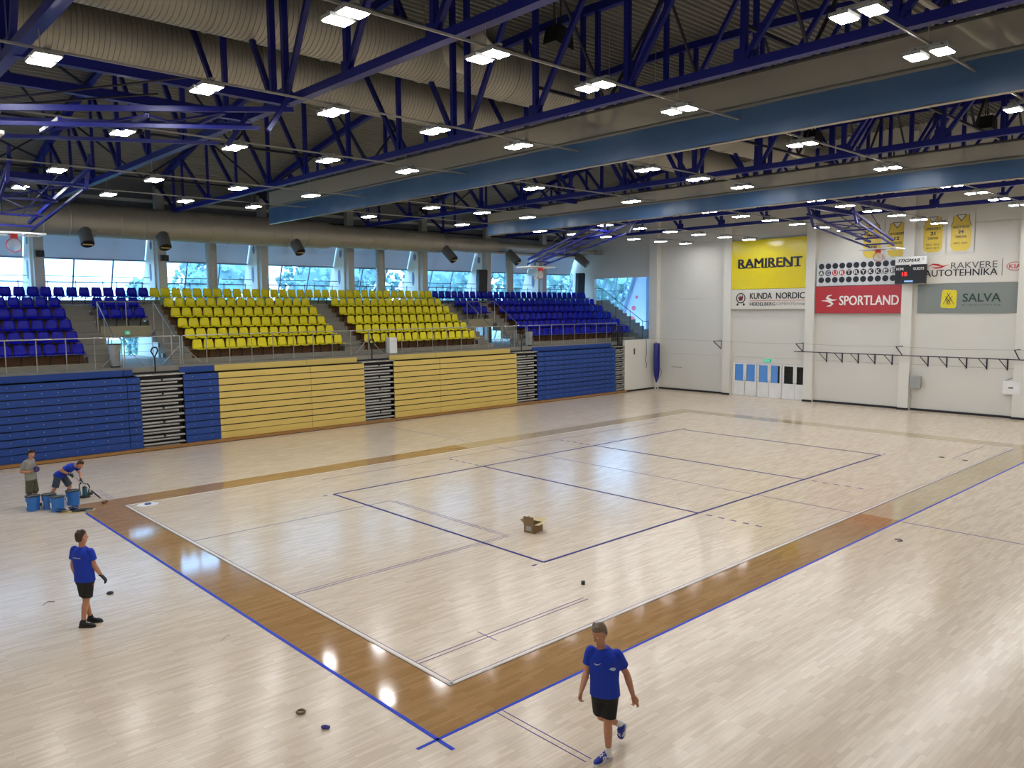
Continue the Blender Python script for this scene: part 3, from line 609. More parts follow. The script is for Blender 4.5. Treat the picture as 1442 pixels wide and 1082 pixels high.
# facade beyond the end wall
we = empty('window_10', kind='structure')
for j in range(6):
    a = 23.5+j*1.3
    for z0, z1 in zip(zz, zz[1:]): MB().add([(a, fy(z0), z0), (a+1.26, fy(z0), z0), (a+1.26, fy(z1), z1), (a, fy(z1), z1)], [(0, 1, 2, 3)]).build('pane', MGLASS, we)
    MB().bar((a, fy(3)-.02, 3), (a, fy(9.25)-.02, 9.25), .06, .09).build('mullion', MFR, we)
for z in (3.4, 5.2, 6.9): MB().bar((23.4, fy(z), z), (30.8, fy(z), z), .06, .05).build('transom', MFR, we)
wend = empty('wall_stairwell', kind='structure')
pr = [(30.8, fy(z), z) for z in (3, 4.5, 6, 8, 9.3)]
MB().prism([(30.8, 15, 3), *pr, (30.8, 15, 9.3)], (.2, 0, 0)).build('wall_panel', mat('stairwell_paint', (176, 190, 214), .6, var=.03), wend)
MB().path([(30.75, fy(z)-.05, z) for z in (3, 4.5, 6, 8, 9.3)], .16, 8).build('arch_rib', MFR, wend)
MB().box(23.45, 30.8, 14.9, 15.0, 3, 9.3).build('wall_panel', MATS['stairwell_paint'], wend)
MB().box(23.45, 31, 15, 24.6, 9.3, 9.4).build('soffit', MWHITE, wend)
MB().box(29.3, 29.8, 21.6, 22.1, 3.3, 9.3).build('column', MFR, wend)
for k, (y, z, r) in enumerate(((24.2, 6.4, .13), (24.5, 5.5, .2), (24.65, 4.55, .29))):
    MB().tube((30.79, y, z), (30.77, y, z), r, n=24).build('painted_dot', mat('coral_paint', (214, 96, 110), .6), wend)
# upper facade band
wu = empty('wall_upper', kind='structure')
MB().box(-24.6, 23.2, 23.6, 23.75, 9.25, 12.0).build('wall_panel', mat('dim_panel', (120, 124, 128), .7), wu)
MB().box(-24.6, 23.2, 23.45, 23.6, 10.75, 10.9).build('ledge', MPIL, wu)
MB().box(-24.6, 23.2, 23.4, 23.5, 10.3, 10.42).build('ledge', MDSTEEL, wu)
MB().box(-24.6, 23.2, 23.2, 23.6, 9.2, 9.32).build('ledge', MPIL, wu)
# vertical silver ducts between some columns
for k, x in enumerate((-4.75, 5.35, 15.75)):
    root = empty('air_duct', (x, 23.3, 0), f'vertical silver air duct between the windows, {nth(k)} from the left', 'duct', 'vertical air ducts')
    MB().tube((0, 0, 5.9), (0, 0, 9.2), .27, n=18).build('pipe', MDUCT, root, smooth=True)
    for j in range(16): MB().ring((0, 0, 6+j*.2), (0, 0, 1), .272, .012, 18, 4).build('seam', MDUCT, root)
# loudspeaker towers
for x, l in ((12.75, 'left'), (22.25, 'right, far')):
    root = empty('speaker_column', (x, 22.55, 6.3), f'tall black covered loudspeaker in front of a window column, {l} one', 'loudspeaker', 'covered loudspeakers')
    MB().prism([(-.42, 0, 0), (.3, 0, 0), (.38, 0, 1.7), (.3, 0, 1.8), (-.34, 0, 1.78)], (0, .28, 0)).build('cover', MBLACK, root)
    MB().box(-.05, .05, .1, .2, -.4, 0).build('stand', MDARK, root)
    MB().bar((-.4, -.01, .5), (.33, -.01, .5), .02).build('strap', MDARK, root)
for x, l in ((-12.5, 'left'), (-7.25, 'second')):
    root = empty('wall_device', (x, 22.7, 8.1), f'small black device on the {l} visible window column', 'device')
    MB().box(-.16, .16, -.12, .12, -.14, .14).build('body', MBLACK, root); MB().tube((-.05, -.13, 0), (-.05, -.2, -.03), .06, n=10).build('lens', MDARK, root)

# ------------------------------------------------------------------ outdoors
gr = MB().box(-80, 140, 27.2, 160, -.6, -.5).build('ground_outside', mat('lawn', (120, 140, 110), .9, var=.2, scale=.3), kind='structure')
MLEAF = mat('hazy_leaves', (136, 168, 172), .9, var=.25, scale=2.2); MTRK = mat('bark', (90, 84, 76), .9)  # haze is mixed into the leaf colour, paler and bluer
def tree(x, y, h, label):
    root = empty('tree', (x, y, -.5), label, 'tree', 'trees outside the windows')
    MB().tube((0, 0, 0), (0, 0, h*.45), .22, .14, n=8).build('trunk', MTRK, root)
    mb = MB()
    for i in range(900):
        t = random.uniform(0, 6.28); r = random.random()**.5*h*.3; z = h*(.35+.62*random.random()); r *= math.sin(math.pi*min(1, max(.15, (z/h-.3)/.72)))+.15
        c = Vector((r*math.cos(t), r*math.sin(t), z)); q = h*.022*random.uniform(.5, 1.4)
        a = Vector((random.uniform(-1, 1), random.uniform(-1, 1), random.uniform(-1, 1))).normalized(); b = a.cross(Vector((.3, .5, .8))).normalized(); cc = a.cross(b)
        mb.add([c+a*q, c-a*q, c+b*q, c-b*q, c+cc*q, c-cc*q], [(0, 2, 4), (2, 1, 4), (1, 3, 4), (3, 0, 4), (2, 0, 5), (1, 2, 5), (3, 1, 5), (0, 3, 5)])
    for i in range(7 if x > 3 else 0):
        t = i*.9; ball_ = []; c = Vector((h*.13*math.cos(t), h*.13*math.sin(t), h*(.42+.065*i))); q = h*.15
        for a in range(5):
            for b in range(8):
                u = math.pi*(a+1)/6; w = math.pi*b/4; ball_.append(c+Vector((math.sin(u)*math.cos(w), math.sin(u)*math.sin(w), math.cos(u)))*q*random.uniform(.8, 1.15))
        mb.add(ball_+[c+Vector((0, 0, q)), c-Vector((0, 0, q))], [(a*8+b, (a+1)*8+b, (a+1)*8+(b+1) % 8, a*8+(b+1) % 8) for a in range(4) for b in range(8)]+[(b, (b+1) % 8, 40) for b in range(8)]+[(32+(b+1) % 8, 32+b, 41) for b in range(8)])
    mb.build('crown', MLEAF, root)
for i, (x, y, h, l) in enumerate(((-1, 44, 8.6, 'small pale'), (6, 48, 11.5, 'broad'), (14, 45, 12, 'tall dense'), (20, 50, 13, 'dark rounded'), (27, 46, 12.5, 'leaning'), (34, 50, 14, 'large'), (42, 47, 13.5, 'wide crowned'), (50, 52, 15, 'tall'), (60, 50, 15, 'furthest right'))):
    tree(x, y, h, f'{l} tree outside the windows, {nth(i)} from the left')

# ------------------------------------------------------------------ roof
def zt(y): return 14.7-.0058*y*y
cm = MB(); ys = []; y = -22.5; prof = []
while y < 23.8:
    for dy, dz in ((0, .32), (.09, .32), (.115, .24), (.205, .24), (.23, .32)): prof.append((y+dy, zt(y+dy)+dz))
    y += .25
n = len(prof); cm.add([(-24.6, a, b) for a, b in prof]+[(23.4, a, b) for a, b in prof], [(i, i+1, n+i+1, n+i) for i in range(n-1)]).build('ceiling', MDECK, kind='structure')
rs = MB(); n = 24; pts = [(-22.5+46.4*i/n) for i in range(n+1)]
rs.add([(-24.7, a, zt(a)+.5) for a in pts]+[(23.5, a, zt(a)+.5) for a in pts], [(i, n+1+i, n+2+i, i+1) for i in range(n)]).build('roof_outer', MDARK, kind='structure')
TX = [-17.7, -12.5, -7.3, -2.1, 3.1, 8.3, 13.5, 18.7]
NY = [-19.4, -16.6, -13.8, -11.0, -8.2, -5.4, -2.6, .25, 3.1, 5.9, 8.7, 11.5, 14.3, 17.1, 19.9]
for k, x in enumerate(TX):
    root = empty('roof_truss', (x, 0, 0), f'blue steel roof truss spanning the hall, {nth(k)} from the camera side', 'truss', 'blue roof trusses')
    ys = [-22.3]+NY+[21.4, 22.9]
    tp = [(0, a, zt(a)) for a in ys]
    for a, b in zip(tp, tp[1:]): MB().bar(a, b, .2, .24).build('top_chord', MSTEEL, root)
    MB().bar((0, -21, 10.16), (0, .25, 10.16), .2, .17).build('bottom_chord', MSTEEL, root); MB().bar((0, .25, 10.16), (0, 21.1, 10.16), .2, .17).build('bottom_chord', MSTEEL, root)
    for a in NY:
        if a == .25:
            for d in (-.3, .3): MB().bar((0, a+d, 10.2), (0, a+d, zt(a)), .13).build('vertical', MSTEEL, root)
        else: MB().bar((0, a, 10.2), (0, a, zt(a)), .12 if abs(a) < 14 else .09).build('vertical', MSTEEL, root)
    for i, a in enumerate(NY):
        if a > .2 and i+1 < len(NY):
            MB().bar((0, a+(.3 if a == .25 else 0), 10.22), (0, NY[i+1], zt(NY[i+1])-.1), .11).build('diagonal', MSTEEL, root)
        if a < .3 and i > 0: MB().bar((0, a-(.3 if a == .25 else 0), 10.22), (0, NY[i-1], zt(NY[i-1])-.1), .11).build('diagonal', MSTEEL, root)
    MB().bar((0, 21, 10.16), (0, 21, zt(21)), .1).build('vertical', MSTEEL, root)
    MB().bar((0, 21, 10.2), (0, 22.8, 11.4), .11).build('diagonal', MSTEEL, root)
    MB().bar((0, 22.9, 11.35), (0, 22.9, 11.75), .36).build('bearing_block', MDSTEEL, root)
    for a in NY[1:-1]: MB().box(-.012, .012, a-.22, a+.22, 10.2, 10.5).build('gusset', MSTEEL, root)
# longitudinal members between trusses
bi = 0
for yy in (-8.2, -2.6, 8.7, 17.1):
    for a, b in zip(TX, TX[1:]):
        if yy < 0 and a < -8: continue
        root = empty('cross_brace', (0, 0, 0), f'dark cross brace between roof trusses, bay {"ABCDEFG"[TX.index(a)]} counted from the camera, at {abs(yy)} metres from mid-hall {"towards" if yy > 0 else "away from"} the windows', 'brace', 'cross braces between the trusses')
        root['label'] = f'thin dark roof brace, {nth(TX.index(a))} bay from the camera, {["farthest right line", "line right of the ducts", "line left of the ducts", "line over the seats"][(-8.2, -2.6, 8.7, 17.1).index(yy)]}'
        zt_ = zt(yy)-.3; zl = 10.9
        MB().bar((a+.1, yy, zl), (b-.1, yy, zl), .07).build('strut', MDSTEEL, root)
        MB().bar((a+.1, yy, zt_), ((a+b)/2, yy, zl), .06).build('strut', MDSTEEL, root); MB().bar((b-.1, yy, zt_), ((a+b)/2, yy, zl), .06).build('strut', MDSTEEL, root)
for a, b, ylist in ((-17.7, -12.5, (-.15, 1.85, 14.5)), (13.5, 18.7, (-1.1, 1.1)), (3.1, 8.3, (7.0, 9.2))):
    for yy in ylist:
        o = MB().bar((a, yy, 10.16), (b, yy, 10.16), .16, .2).build('steel_beam', MSTEEL)
        tag(o, f'blue steel beam between trusses carrying a basket frame, {"near left" if a < 0 else ("far end" if a > 10 else "middle")}, {"window side" if yy == max(ylist) else ("middle one" if len(ylist) == 3 and yy == sorted(ylist)[1] else "wall side")}', 'beam')
# roof plane bracing rods in the nearest bay
for k, (p, q) in enumerate((((-17.6, 8.7, 0), (-12.6, 14.3, 0)), ((-12.6, 8.7, 0), (-17.6, 14.3, 0)), ((-17.6, 17.1, 0), (-12.6, 21.4, 0)), ((-12.6, 17.1, 0), (-17.6, 21.4, 0)))):
    o = MB().bar((p[0], p[1], zt(p[1])-.1), (q[0], q[1], zt(q[1])-.1), .09, .05).build('roof_brace_rod', MDSTEEL)
    tag(o, f'dark diagonal rod under the roof deck at upper left, {["one of crossed pair rising right", "one of crossed pair rising left", "lower rod rising right", "lower rod rising left"][k]}', 'rod')

# ------------------------------------------------------------------ big spiral ducts
def spiral_duct(label, x0, x1, y, z, r, branches=(), pitch=.125):
    root = empty('spiral_duct', (0, y, z), label, 'duct'); mb = MB(); n = 28; st = []
    x = x0
    while x < x1:
        for dx, dr in ((0, 0), (pitch-.03, 0), (pitch-.025, -.014), (pitch-.005, -.014)): st.append((x+dx, r+dr))
        x += pitch
    mb.loft([[(a, rr*math.cos(2*math.pi*k/n), rr*math.sin(2*math.pi*k/n)) for k in range(n)] for a, rr in st], caps=True)
    mb.build('pipe', MDUCT, root, smooth=True)
    xx = x0+1.5
    while xx < x1: MB().ring((xx, 0, 0), (1, 0, 0), r+.005, .022, 28, 5).build('collar', MDUCT, root); xx += 3
    xx = x0+1
    while xx < x1-.5: MB().tube((xx, 0, r), (xx, 0, zt(y)+.2-z), .012, n=5).build('hanger', MGREY, root); xx += 2.6
    for bx in branches:
        d = Vector((.25, -.9, .35)).normalized(); p = Vector((bx, -.3, .2))
        br = MB().tube(p, p+d*1.05, .42, .42, n=24, caps=False).tube(p+d*.1, p+d*1.04, .40, .40, n=24, caps=False).build('outlet', MDUCT, root, smooth=True)
        MB().tube(p+d*.6, p+d*.62, .4, n=24).build('damper', MBLACK, br); MB().tube(p+d*.7-Vector((.4, 0, 0)), p+d*.7+Vector((.4, 0, 0)), .03).build('damper_bar', MGREY, br)
        MB().ring(p+d*1.05, d, .42, .02, 24, 5).build('outlet_rim', MGREY, br)
        MB().tube(p+Vector((-1.0, 0, -.1)), p+Vector((-.2, -.55, -.5)), .4, .28, n=20).build('side_cone', mat('duct_paint', (200, 196, 180), .5), br, smooth=True)
    return root
spiral_duct('large corrugated silver duct closest to the scoreboard side, with round outlets', -24, 15.5, 1.6, 12.6, .745, (-6.4, 12.6))
spiral_duct('large corrugated silver duct behind the first, nearer the windows', -24, 14.5, 5.75, 12.6, .745, ())
# duct above the windows with stepped diameters and jet nozzles
root = empty('window_duct', (0, 21.3, 9.5), 'long round duct above the windows with short slanted jet nozzles', 'duct')
mb = MB()
sts = [(-24, .71), (.6, .71), (.9, .6), (8.2, .6), (8.4, .45), (12.6, .45), (12.9, .3), (19.0, .3), (19.3, .13), (22.5, .13)]
mb.loft([[(a, rr*math.cos(2*math.pi*k/28), rr*math.sin(2*math.pi*k/28)) for k in range(28)] for a, rr in sts]); mb.build('pipe', MDUCT, root, smooth=True)
for a in range(-23, 12):
    rr = .71 if a < .6 else (.6 if a < 8 else .45)
    MB().ring((a+.3, 0, 0), (1, 0, 0), rr, .018, 26, 4).build('seam', MDUCT, root)
MB().box(22.3, 22.9, -.2, .2, -.15, .2).build('end_box', MGREY, root)
for k, (x, dy, dx) in enumerate(((-16.5, -.5, 0), (-11.15, -.5, 0), (-7.95, -.5, 0), (-1.4, -.62, .1), (8.35, -.8, .2), (13.5, -.85, .25), (20.0, -.95, .35))):
    s_ = .8 if k < 4 else .95; p = Vector((x, -.35, -.38)); d = Vector((dx, dy, -.8)).normalized()*s_
    nz_ = MB().tube(p, p+d, .27, .27, n=18).build('jet_nozzle', mat('nozzle_grey', (96, 96, 92), .5), root, smooth=True)
    MB().tube(p+d, p+d*1.02, .25, n=18).build('nozzle_mouth', MBLACK, nz_); MB().bar(p+d*1.03-Vector((.2, 0, 0)), p+d*1.03+Vector((.2, 0, 0)), .02, .06).build('vane', MPALE, nz_)

# ------------------------------------------------------------------ lamps
MLED = bpy.data.materials.new('led_panel'); MLED.use_nodes = True; _n = MLED.node_tree; _n.nodes.clear()
_e = _n.nodes.new('ShaderNodeEmission'); _o = _n.nodes.new('ShaderNodeOutputMaterial'); _e.inputs[0].default_value = (.985, .985, .985, 1); _e.inputs[1].default_value = LAMP
_n.links.new(_e.outputs[0], _o.inputs[0])
ME_H = MB().box(-.2, .2, -.14, .14, .015, .07).box(-.16, .16, -.03, .03, .07, .12).mesh('housing', MGREY)
ME_L = MB().box(-.17, .17, -.12, .12, 0, .014).mesh('light_panel', MLED)
ME_B = MB().box(-.04, .04, -.3, .3, .12, .16).mesh('mount_bar', MGREY)
ROWS = [(-11.5, 9.6), (-6.72, 9.6), (-1.93, 9.6), (2.8, 9.6), (8.5, 9.5), (12.95, 9.55)]
OFF = {(-.0, 0)}
def lit(r, i, x):
    if abs(x-.55) < .1 and r in (1, 3, 5): return False
    return True
for r, (yy, z) in enumerate(ROWS):
    tray = empty('lamp_rail', (0, yy, z+.16), f'slim grey lamp rail running towards the far wall, {nth(r)} from the scoreboard side', 'rail', 'lamp rails')
    MB().box(-22, 22.3, -.018, .018, 0, .035).build('rail', MGREY, tray)
    for x in TX: MB().tube((x, 0, .03), (x, 0, .5), .008, n=4).build('hanger', MGREY, tray)
    for i in range(17):
        x = -20.25+2.6*i  # first lamp of each rail is out of view, added for its light
        if not lit(r, i, x) or x > 21.5: continue
        root = empty('floodlight', (x, yy, z), f'twin white LED floodlight, {nth(i)} along the {nth(r)} lamp rail from the scoreboard side', 'lamp', 'twin LED floodlights')
        for s_ in (-1, 1):
            h = obj('lamp_head', ME_H, root, (0, s_*.2, 0)); obj('light_panel', ME_L, h)
        obj('mount_bar', ME_B, root)

# ------------------------------------------------------------------ divider curtains
MCUR = mat('curtain_blue', (58, 88, 124), .42, var=.08, scale=1.2, stretch=(1, .6, 3))
def curtain(label, x, zb_, zm, ztop, y1, y0=-18.5):
    root = empty('divider_curtain', (x, 0, 0), label, 'curtain')
    n = 160; vs = []; 
    for z in (zm, (zm+zb_)/2, zb_):
        for i in range(n+1):
            y = y0+(y1-y0)*i/n; w = .015*math.sin(y*5)+.012*math.sin(y*11.3+z*3)+.02*math.sin(y*1.7)
            vs.append(((w if z != zm else w*.3)-.03, y, z))
    for z in (zb_, (zm+zb_)/2, zm):
        for i in range(n+1): vs.append((.03, y0+(y1-y0)*i/n, z))
    m_ = n+1; fs = []
    for j in range(5):
        for i in range(n): fs.append((j*m_+i, j*m_+i+1, (j+1)*m_+i+1, (j+1)*m_+i))
    for i in range(n): fs.append((5*m_+i, 5*m_+i+1, i+1, i))
    MB().add(vs, fs).build('blue_band', MCUR, root, smooth=True)
    MB().tube((0, y0, zm+.03), (0, y1, zm+.03), .055, n=10).build('roll_tube', mat('tube_grey', (110, 108, 100), .5), root, smooth=True)
    MB().tube((0, y0, zb_), (0, y1, zb_), .03, n=8).build('bottom_bar', MCHROME, root, smooth=True)
    MB().add([(0, y0, zm), (0, y1, zm), (0, y1, ztop), (0, y0, ztop)], [(0, 1, 2, 3)]).add([(.004, y0, zm), (.004, y1, zm), (.004, y1, ztop), (.004, y0, ztop)], [(3, 2, 1, 0)]).build('net_panel', MNET, root)
    MB().tube((0, y0, ztop), (0, y1, ztop), .035, n=8).build('top_rope', MDARK, root)
    y = y0+1
    while y < y1: MB().bar((0, y, ztop), (0, y, ztop+.22), .03, .05).bar((0, y-.06, ztop+.2), (0, y+.06, ztop+.2), .04).build('hook', MBLACK, root); y += 1.6
curtain('long divider curtain with blue lower band and grey net, nearer the camera', -5.0, 9.32, 10.0, 10.72, 16.2)
curtain('second divider curtain with blue band and grey net, farther from camera', 4.6, 9.12, 9.66, 10.18, 12.75)

# ------------------------------------------------------------------ ceiling baskets
def basket(label, piv, brd, axis, ax2):
    """piv/brd: centre points; axis: unit vector across the frame; frame arms run from pivot to board"""
    root = empty('basket_frame', (0, 0, 0), label, 'basket'); piv = Vector(piv); brd = Vector(brd); a = Vector(axis); d = (brd-piv).normalized(); up = Vector((0, 0, 1))
    for s_ in (-1, 1):
        MB().bar(piv+a*s_*1.0, brd+a*s_*.55+up*.25, .1).build('arm', MSTEEL, root)
        MB().bar(piv+a*s_*1.0+up*.0-up*.35+d*.8, brd+a*s_*.6, .07).build('arm', MSTEEL, root)
        MB().bar(piv+a*s_*1.0+up*.36, piv+a*s_*1.0-up*.4+d*.6, .09).build('hinge_plate', MSTEEL, root)
        MB().tube(piv+a*s_*.8+d*2.2+up*.7, brd+a*s_*.3+up*.4-d*.4, .02).build('stay_rod', MDSTEEL, root)
    for t in (.25, .5, .75, .93):
        p = piv.lerp(brd, t); w = 1.0-.45*t; MB().bar(p-a*w, p+a*w, .07).build('cross_bar', MSTEEL, root)
    for t0, t1 in ((.25, .5), (.5, .75)):
        p, q = piv.lerp(brd, t0), piv.lerp(brd, t1); MB().bar(p-a*(1-.45*t0), q+a*(1-.45*t1), .04).build('lattice', MSTEEL, root); MB().bar(p+a*(1-.45*t0), q-a*(1-.45*t1), .04).build('lattice', MSTEEL, root)
    n_ = Vector(ax2)   # direction in which the board lies flat
    bd = MB(); c = brd-up*.12
    e0, e1 = a*.9, n_*.525
    vs = [c-e0-e1, c+e0-e1, c+e0+e1, c-e0+e1]; bd.prism(vs, (0, 0, -.03)).build('backboard', MACRYL, root)
    mb = MB()
    for p, q in zip(vs, vs[1:]+vs[:1]): mb.bar(p-up*.02, q-up*.02, .06)
    mb.build('board_frame', MWHT, root)
    for s_ in (-.45, 0, .45): MB().bar(c+a*s_-e1*.95-up*.03, c+a*s_+e1*.95-up*.03, .02).build('board_marking', MDARK, root)
    hc = c-n_*.35-up*.42; MB().ring(hc, n_, .225, .012, 24, 6).build('hoop', MRED, root)
    MB().box(-.1, .1, -.1, .1, -.1, .1).build('hoop_mount', MRED, root).location = c-n_*.35-up*.11
    rg_ = []
    for t, rr in ((0, .225), (.12, .19), (.25, .13), (.4, .1)):
        cc = hc+n_*t*1.0-up*.3*t*t*3; u = n_.cross(up)
        rg_.append([cc+u*math.cos(2*math.pi*k/14)*rr+up*math.sin(2*math.pi*k/14)*rr for k in range(14)])
    MB().loft(rg_, caps=False).build('net', MHOOPNET, root)
basket('folded ceiling basket at the far end, in front of the jerseys', (13.6, 0, 9.75), (19.1, -.1, 8.5), (0, 1, 0), (1, 0, 0))
basket('folded ceiling basket over the far blue seats', (8.3, 7.2, 9.75), (8.3, 13.2, 7.85), (1, 0, 0), (0, 1, 0))
basket('folded ceiling basket at the left edge above the windows', (-15.1, 8.8, 9.75), (-15.1, 14.5, 8.35), (1, 0, 0), (0, 1, 0))
basket('folded ceiling basket frame closest to the camera at upper left', (-12.7, .3, 9.85), (-18.6, .1, 8.75), (0, 1, 0), (-1, 0, 0))
# roof loudspeakers
for k, (p, l) in enumerate((((-5.0, -1.1, 12.9), 'near the first duct outlet'), ((13.0, -6.3, 12.4), 'at upper right above the second curtain'), ((8.6, -1.6, 12.0), 'in shadow past the second curtain'))):
    root = empty('hanging_speaker', p, f'black hanging loudspeaker {l}', 'loudspeaker')
    MB().prism([(-.35, -.3, -.2), (.35, -.3, -.32), (.3, -.3, .18), (-.22, -.3, .28)], (0, .5, 0)).build('cabinet', MBLACK, root)
    MB().bar((-.1, 0, .25), (-.1, 0, zt(p[1])-p[2]), .03).bar((.15, 0, .2), (.15, 0, zt(p[1])-p[2]), .03).build('hanger', MDARK, root)
# pale pipes under the roof
for k, (p, q, l) in enumerate((((-12.2, -15, 10.9), (-7.4, -9.4, 10.9), 'first'), ((-12.0, -15.6, 10.9), (-7.2, -10.0, 10.9), 'second'))):
    pass
for k, yy in enumerate((-10.4, -10.9)):
    o = MB().tube((-10, yy, 11.4), (22.5, yy, 11.4), .06, n=8).build('roof_pipe', mat('pale_pipe', (190, 186, 172), .4), None, True)
    tag(o, f'pale pipe under the roof at upper right, {"left" if k == 0 else "right"} one of the pair', 'pipe')

# ------------------------------------------------------------------ small things on the floor
MCARD = mat('cardboard', (128, 106, 74), .8, var=.1, scale=6)
root = empty('cardboard_box', (-7.45, -2.6, 0), 'open cardboard box with raised flaps on the court', 'box'); root.rotation_euler = (0, 0, R(12))
mb = MB(); w, d, h, t = .2, .15, .22, .006
mb.box(-w, w, -d, d, 0, t).box(-w, w, -d, -d+t, 0, h).box(-w, w, d-t, d, 0, h).box(-w, -w+t, -d, d, 0, h).box(w-t, w, -d, d, 0, h); mb.build('carton', MCARD, root)
MB().bar((-w, 0, h), (-w-.02, 0, h+.2), 2*d, .006, up=(1, 0, 0)).build('flap', MCARD, root)
MB().bar((0, -d, h), (0, -d-.15, h+.02), 2*w, .006).build('flap', mat('card_inner', (196, 176, 130), .8), root); MB().bar((0, d, h), (0, d+.12, h+.09), 2*w, .006).build('flap', MCARD, root); MB().bar((w, 0, h), (w+.16, 0, h+.04), 2*d, .006).build('flap', MATS['card_inner'], root)
MB().box(-w-.002, -w, -.07, .09, .06, .17).build('paper_label', MGREY, root)
tag(MB().tube((-9.42, -6.05, .004), (-9.42, -6.05, .075), .04, n=14).build('tape_roll', MDARK), 'small dark roll standing on the court below the cardboard box', 'tape roll')
tag(MB().ring((-16.09, -6.76, .025), (0, 0, 1), .055, .016, 20, 6).build('tape_roll', mat('brown_tape', (106, 86, 52), .5)), 'brown tape ring on the floor at lower left of the court', 'tape roll')
tag(MB().ring((-16.05, -7.37, .03), (.3, .2, 1), .045, .02, 14, 5).build('tape_roll', mat('violet_tape', (44, 34, 120), .5)), 'dark violet tape ring on the floor, right of the brown ring', 'tape roll')
tag(MB().ring((-16.58, .15, .02), (0, 0, 1), .05, .018, 16, 6).build('tape_roll', MDARK), 'dark tape ring on the floor beside the man with black gloves', 'tape roll')
tag(MB().path([(-1.73, -9.18, .01), (-1.68, -9.3, .02), (-1.78, -9.38, .02), (-1.85, -9.3, .01)], .012, 5).build('tape_scrap', MDARK), 'curled dark tape scrap right of the brown border', 'scrap')
tag(MB().path([(-17.72, .38, .01), (-17.6, .5, .02), (-17.5, .42, .01)], .008, 5).build('tape_scrap', MGREY), 'grey tape scrap left of the standing man', 'scrap')
tag(MB().path([(-15.9, -3.6, .006), (-15.7, -3.45, .012), (-15.72, -3.55, .006)], .006, 4).build('tape_scrap', MGREY), 'thin twisted tape scrap on bare floor at left', 'scrap')
for k, (x, y) in enumerate(((10.1, -6.25), (10.05, -7.05))): tag(MB().tube((x, y, .004), (x, y, .012), .09, n=12).build('floor_socket', MDARK), f'small black floor socket at far right of court, {"left" if k == 0 else "right"} of the pair', 'socket')
root = empty('paper_disc', (-13.53, 7.2, 0), 'white oval sheet with a blue spot lying by the stained border', 'paper')
MB().tube((0, 0, .004), (0, 0, .01), .3, n=24).build('sheet', MWHT, root).scale = (1, .8, 1)
MB().tube((0, 0, .01), (0, 0, .04), .09, n=16).build('lid', mat('lid_blue', (60, 90, 150), .5), root)
MBUCK = mat('bucket_blue', (48, 116, 196), .4, var=.06)
def bucket(x, y, label, lab=True):
    root = empty('paint_bucket', (x, y, 0), label, 'bucket', 'blue paint buckets'); n = 24
    MB().tube((0, 0, .0), (0, 0, .4), .165, .185, n=n).build('pail', MBUCK, root, smooth=True)
    MB().tube((0, 0, .4), (0, 0, .425), .195, n=n).build('rim', MDARK, root, smooth=True)
    MB().path([(.19*math.cos(t), .19*math.sin(t)-.0, .36-.1*math.sin(t)) for t in [math.pi*i/8-math.pi for i in range(9)]], .006, 4).build('handle', MGREY, root)
    if lab: MB().box(-.18, -.17, -.1, .02, .12, .26).build('paper_label', MWHT, root)
bucket(-16.1, 8.85, 'blue bucket farthest left, in front of the man in grey'); bucket(-15.72, 8.72, 'blue bucket partly hidden, second from the left')
bucket(-15.62, 8.25, 'blue bucket with a white label, nearest the paint tray'); bucket(-15.1, 8.75, 'blue bucket at the right, beside the bending man')
root = empty('paint_tray', (-15.25, 7.8, 0), 'pale board with paint tray and tools beside the buckets', 'tray'); root.rotation_euler = (0, 0, R(-30))
MB().box(-.4, .45, -.18, .2, .004, .012).build('board', MPALE, root)
MB().box(-.1, .38, -.1, .16, .012, .04).box(-.06, .34, -.07, .13, .04, .045, MDARK).build('tray', MGREY, root)
MB().box(.28, .44, -.16, -.08, .012, .05).build('can', MGREY, root)
root = empty('rag_pile', (-15.42, 8.02, 0), 'crumpled teal and black rags beside the buckets', 'rags'); mb = MB()
for i in range(16):
    c = Vector((random.uniform(-.22, .3), random.uniform(-.1, .12), .03+random.random()*.06)); q = random.uniform(.05, .1)
    vs = [c+Vector((q*math.cos(t), q*math.sin(t), random.uniform(-.02, .03))) for t in [math.pi*2*k/7 for k in range(7)]]+[c+Vector((0, 0, q*.7))]
    mb.add(vs, [(k, (k+1) % 7, 7) for k in range(7)], random.choice((mat('teal_rag', (50, 84, 120), .9), MDARK, MNAVY)))
mb.build('rags', None, root)
root = empty('floor_sander', (-14.6, 9.46, 0), 'small teal and black edge sander standing in front of the bending man', 'sander')
MTEAL = mat('teal_plastic', (40, 96, 112), .4)
MB().tube((0, 0, .01), (0, 0, .07), .15, .14, n=20).build('disc_base', MDARK, root, smooth=True); MB().tube((0, 0, .07), (0, 0, .3), .075, .065, n=16).build('motor', MTEAL, root, smooth=True)
MB().tube((0, 0, .3), (0, 0, .34), .07, .05, n=16).build('motor_cap', MDARK, root); MB().path([(-.12, .02, .1), (-.14, .02, .42), (-.04, .02, .46), (.05, 0, .4)], .018, 7).build('handle', MTEAL, root, smooth=True)
MB().path([(.1, 0, .15), (.14, 0, .3), (.08, 0, .42)], .018, 7).build('grip', MBLACK, root, smooth=True); MB().box(.05, .2, -.05, .05, .06, .14).build('dust_box', MDARK, root)

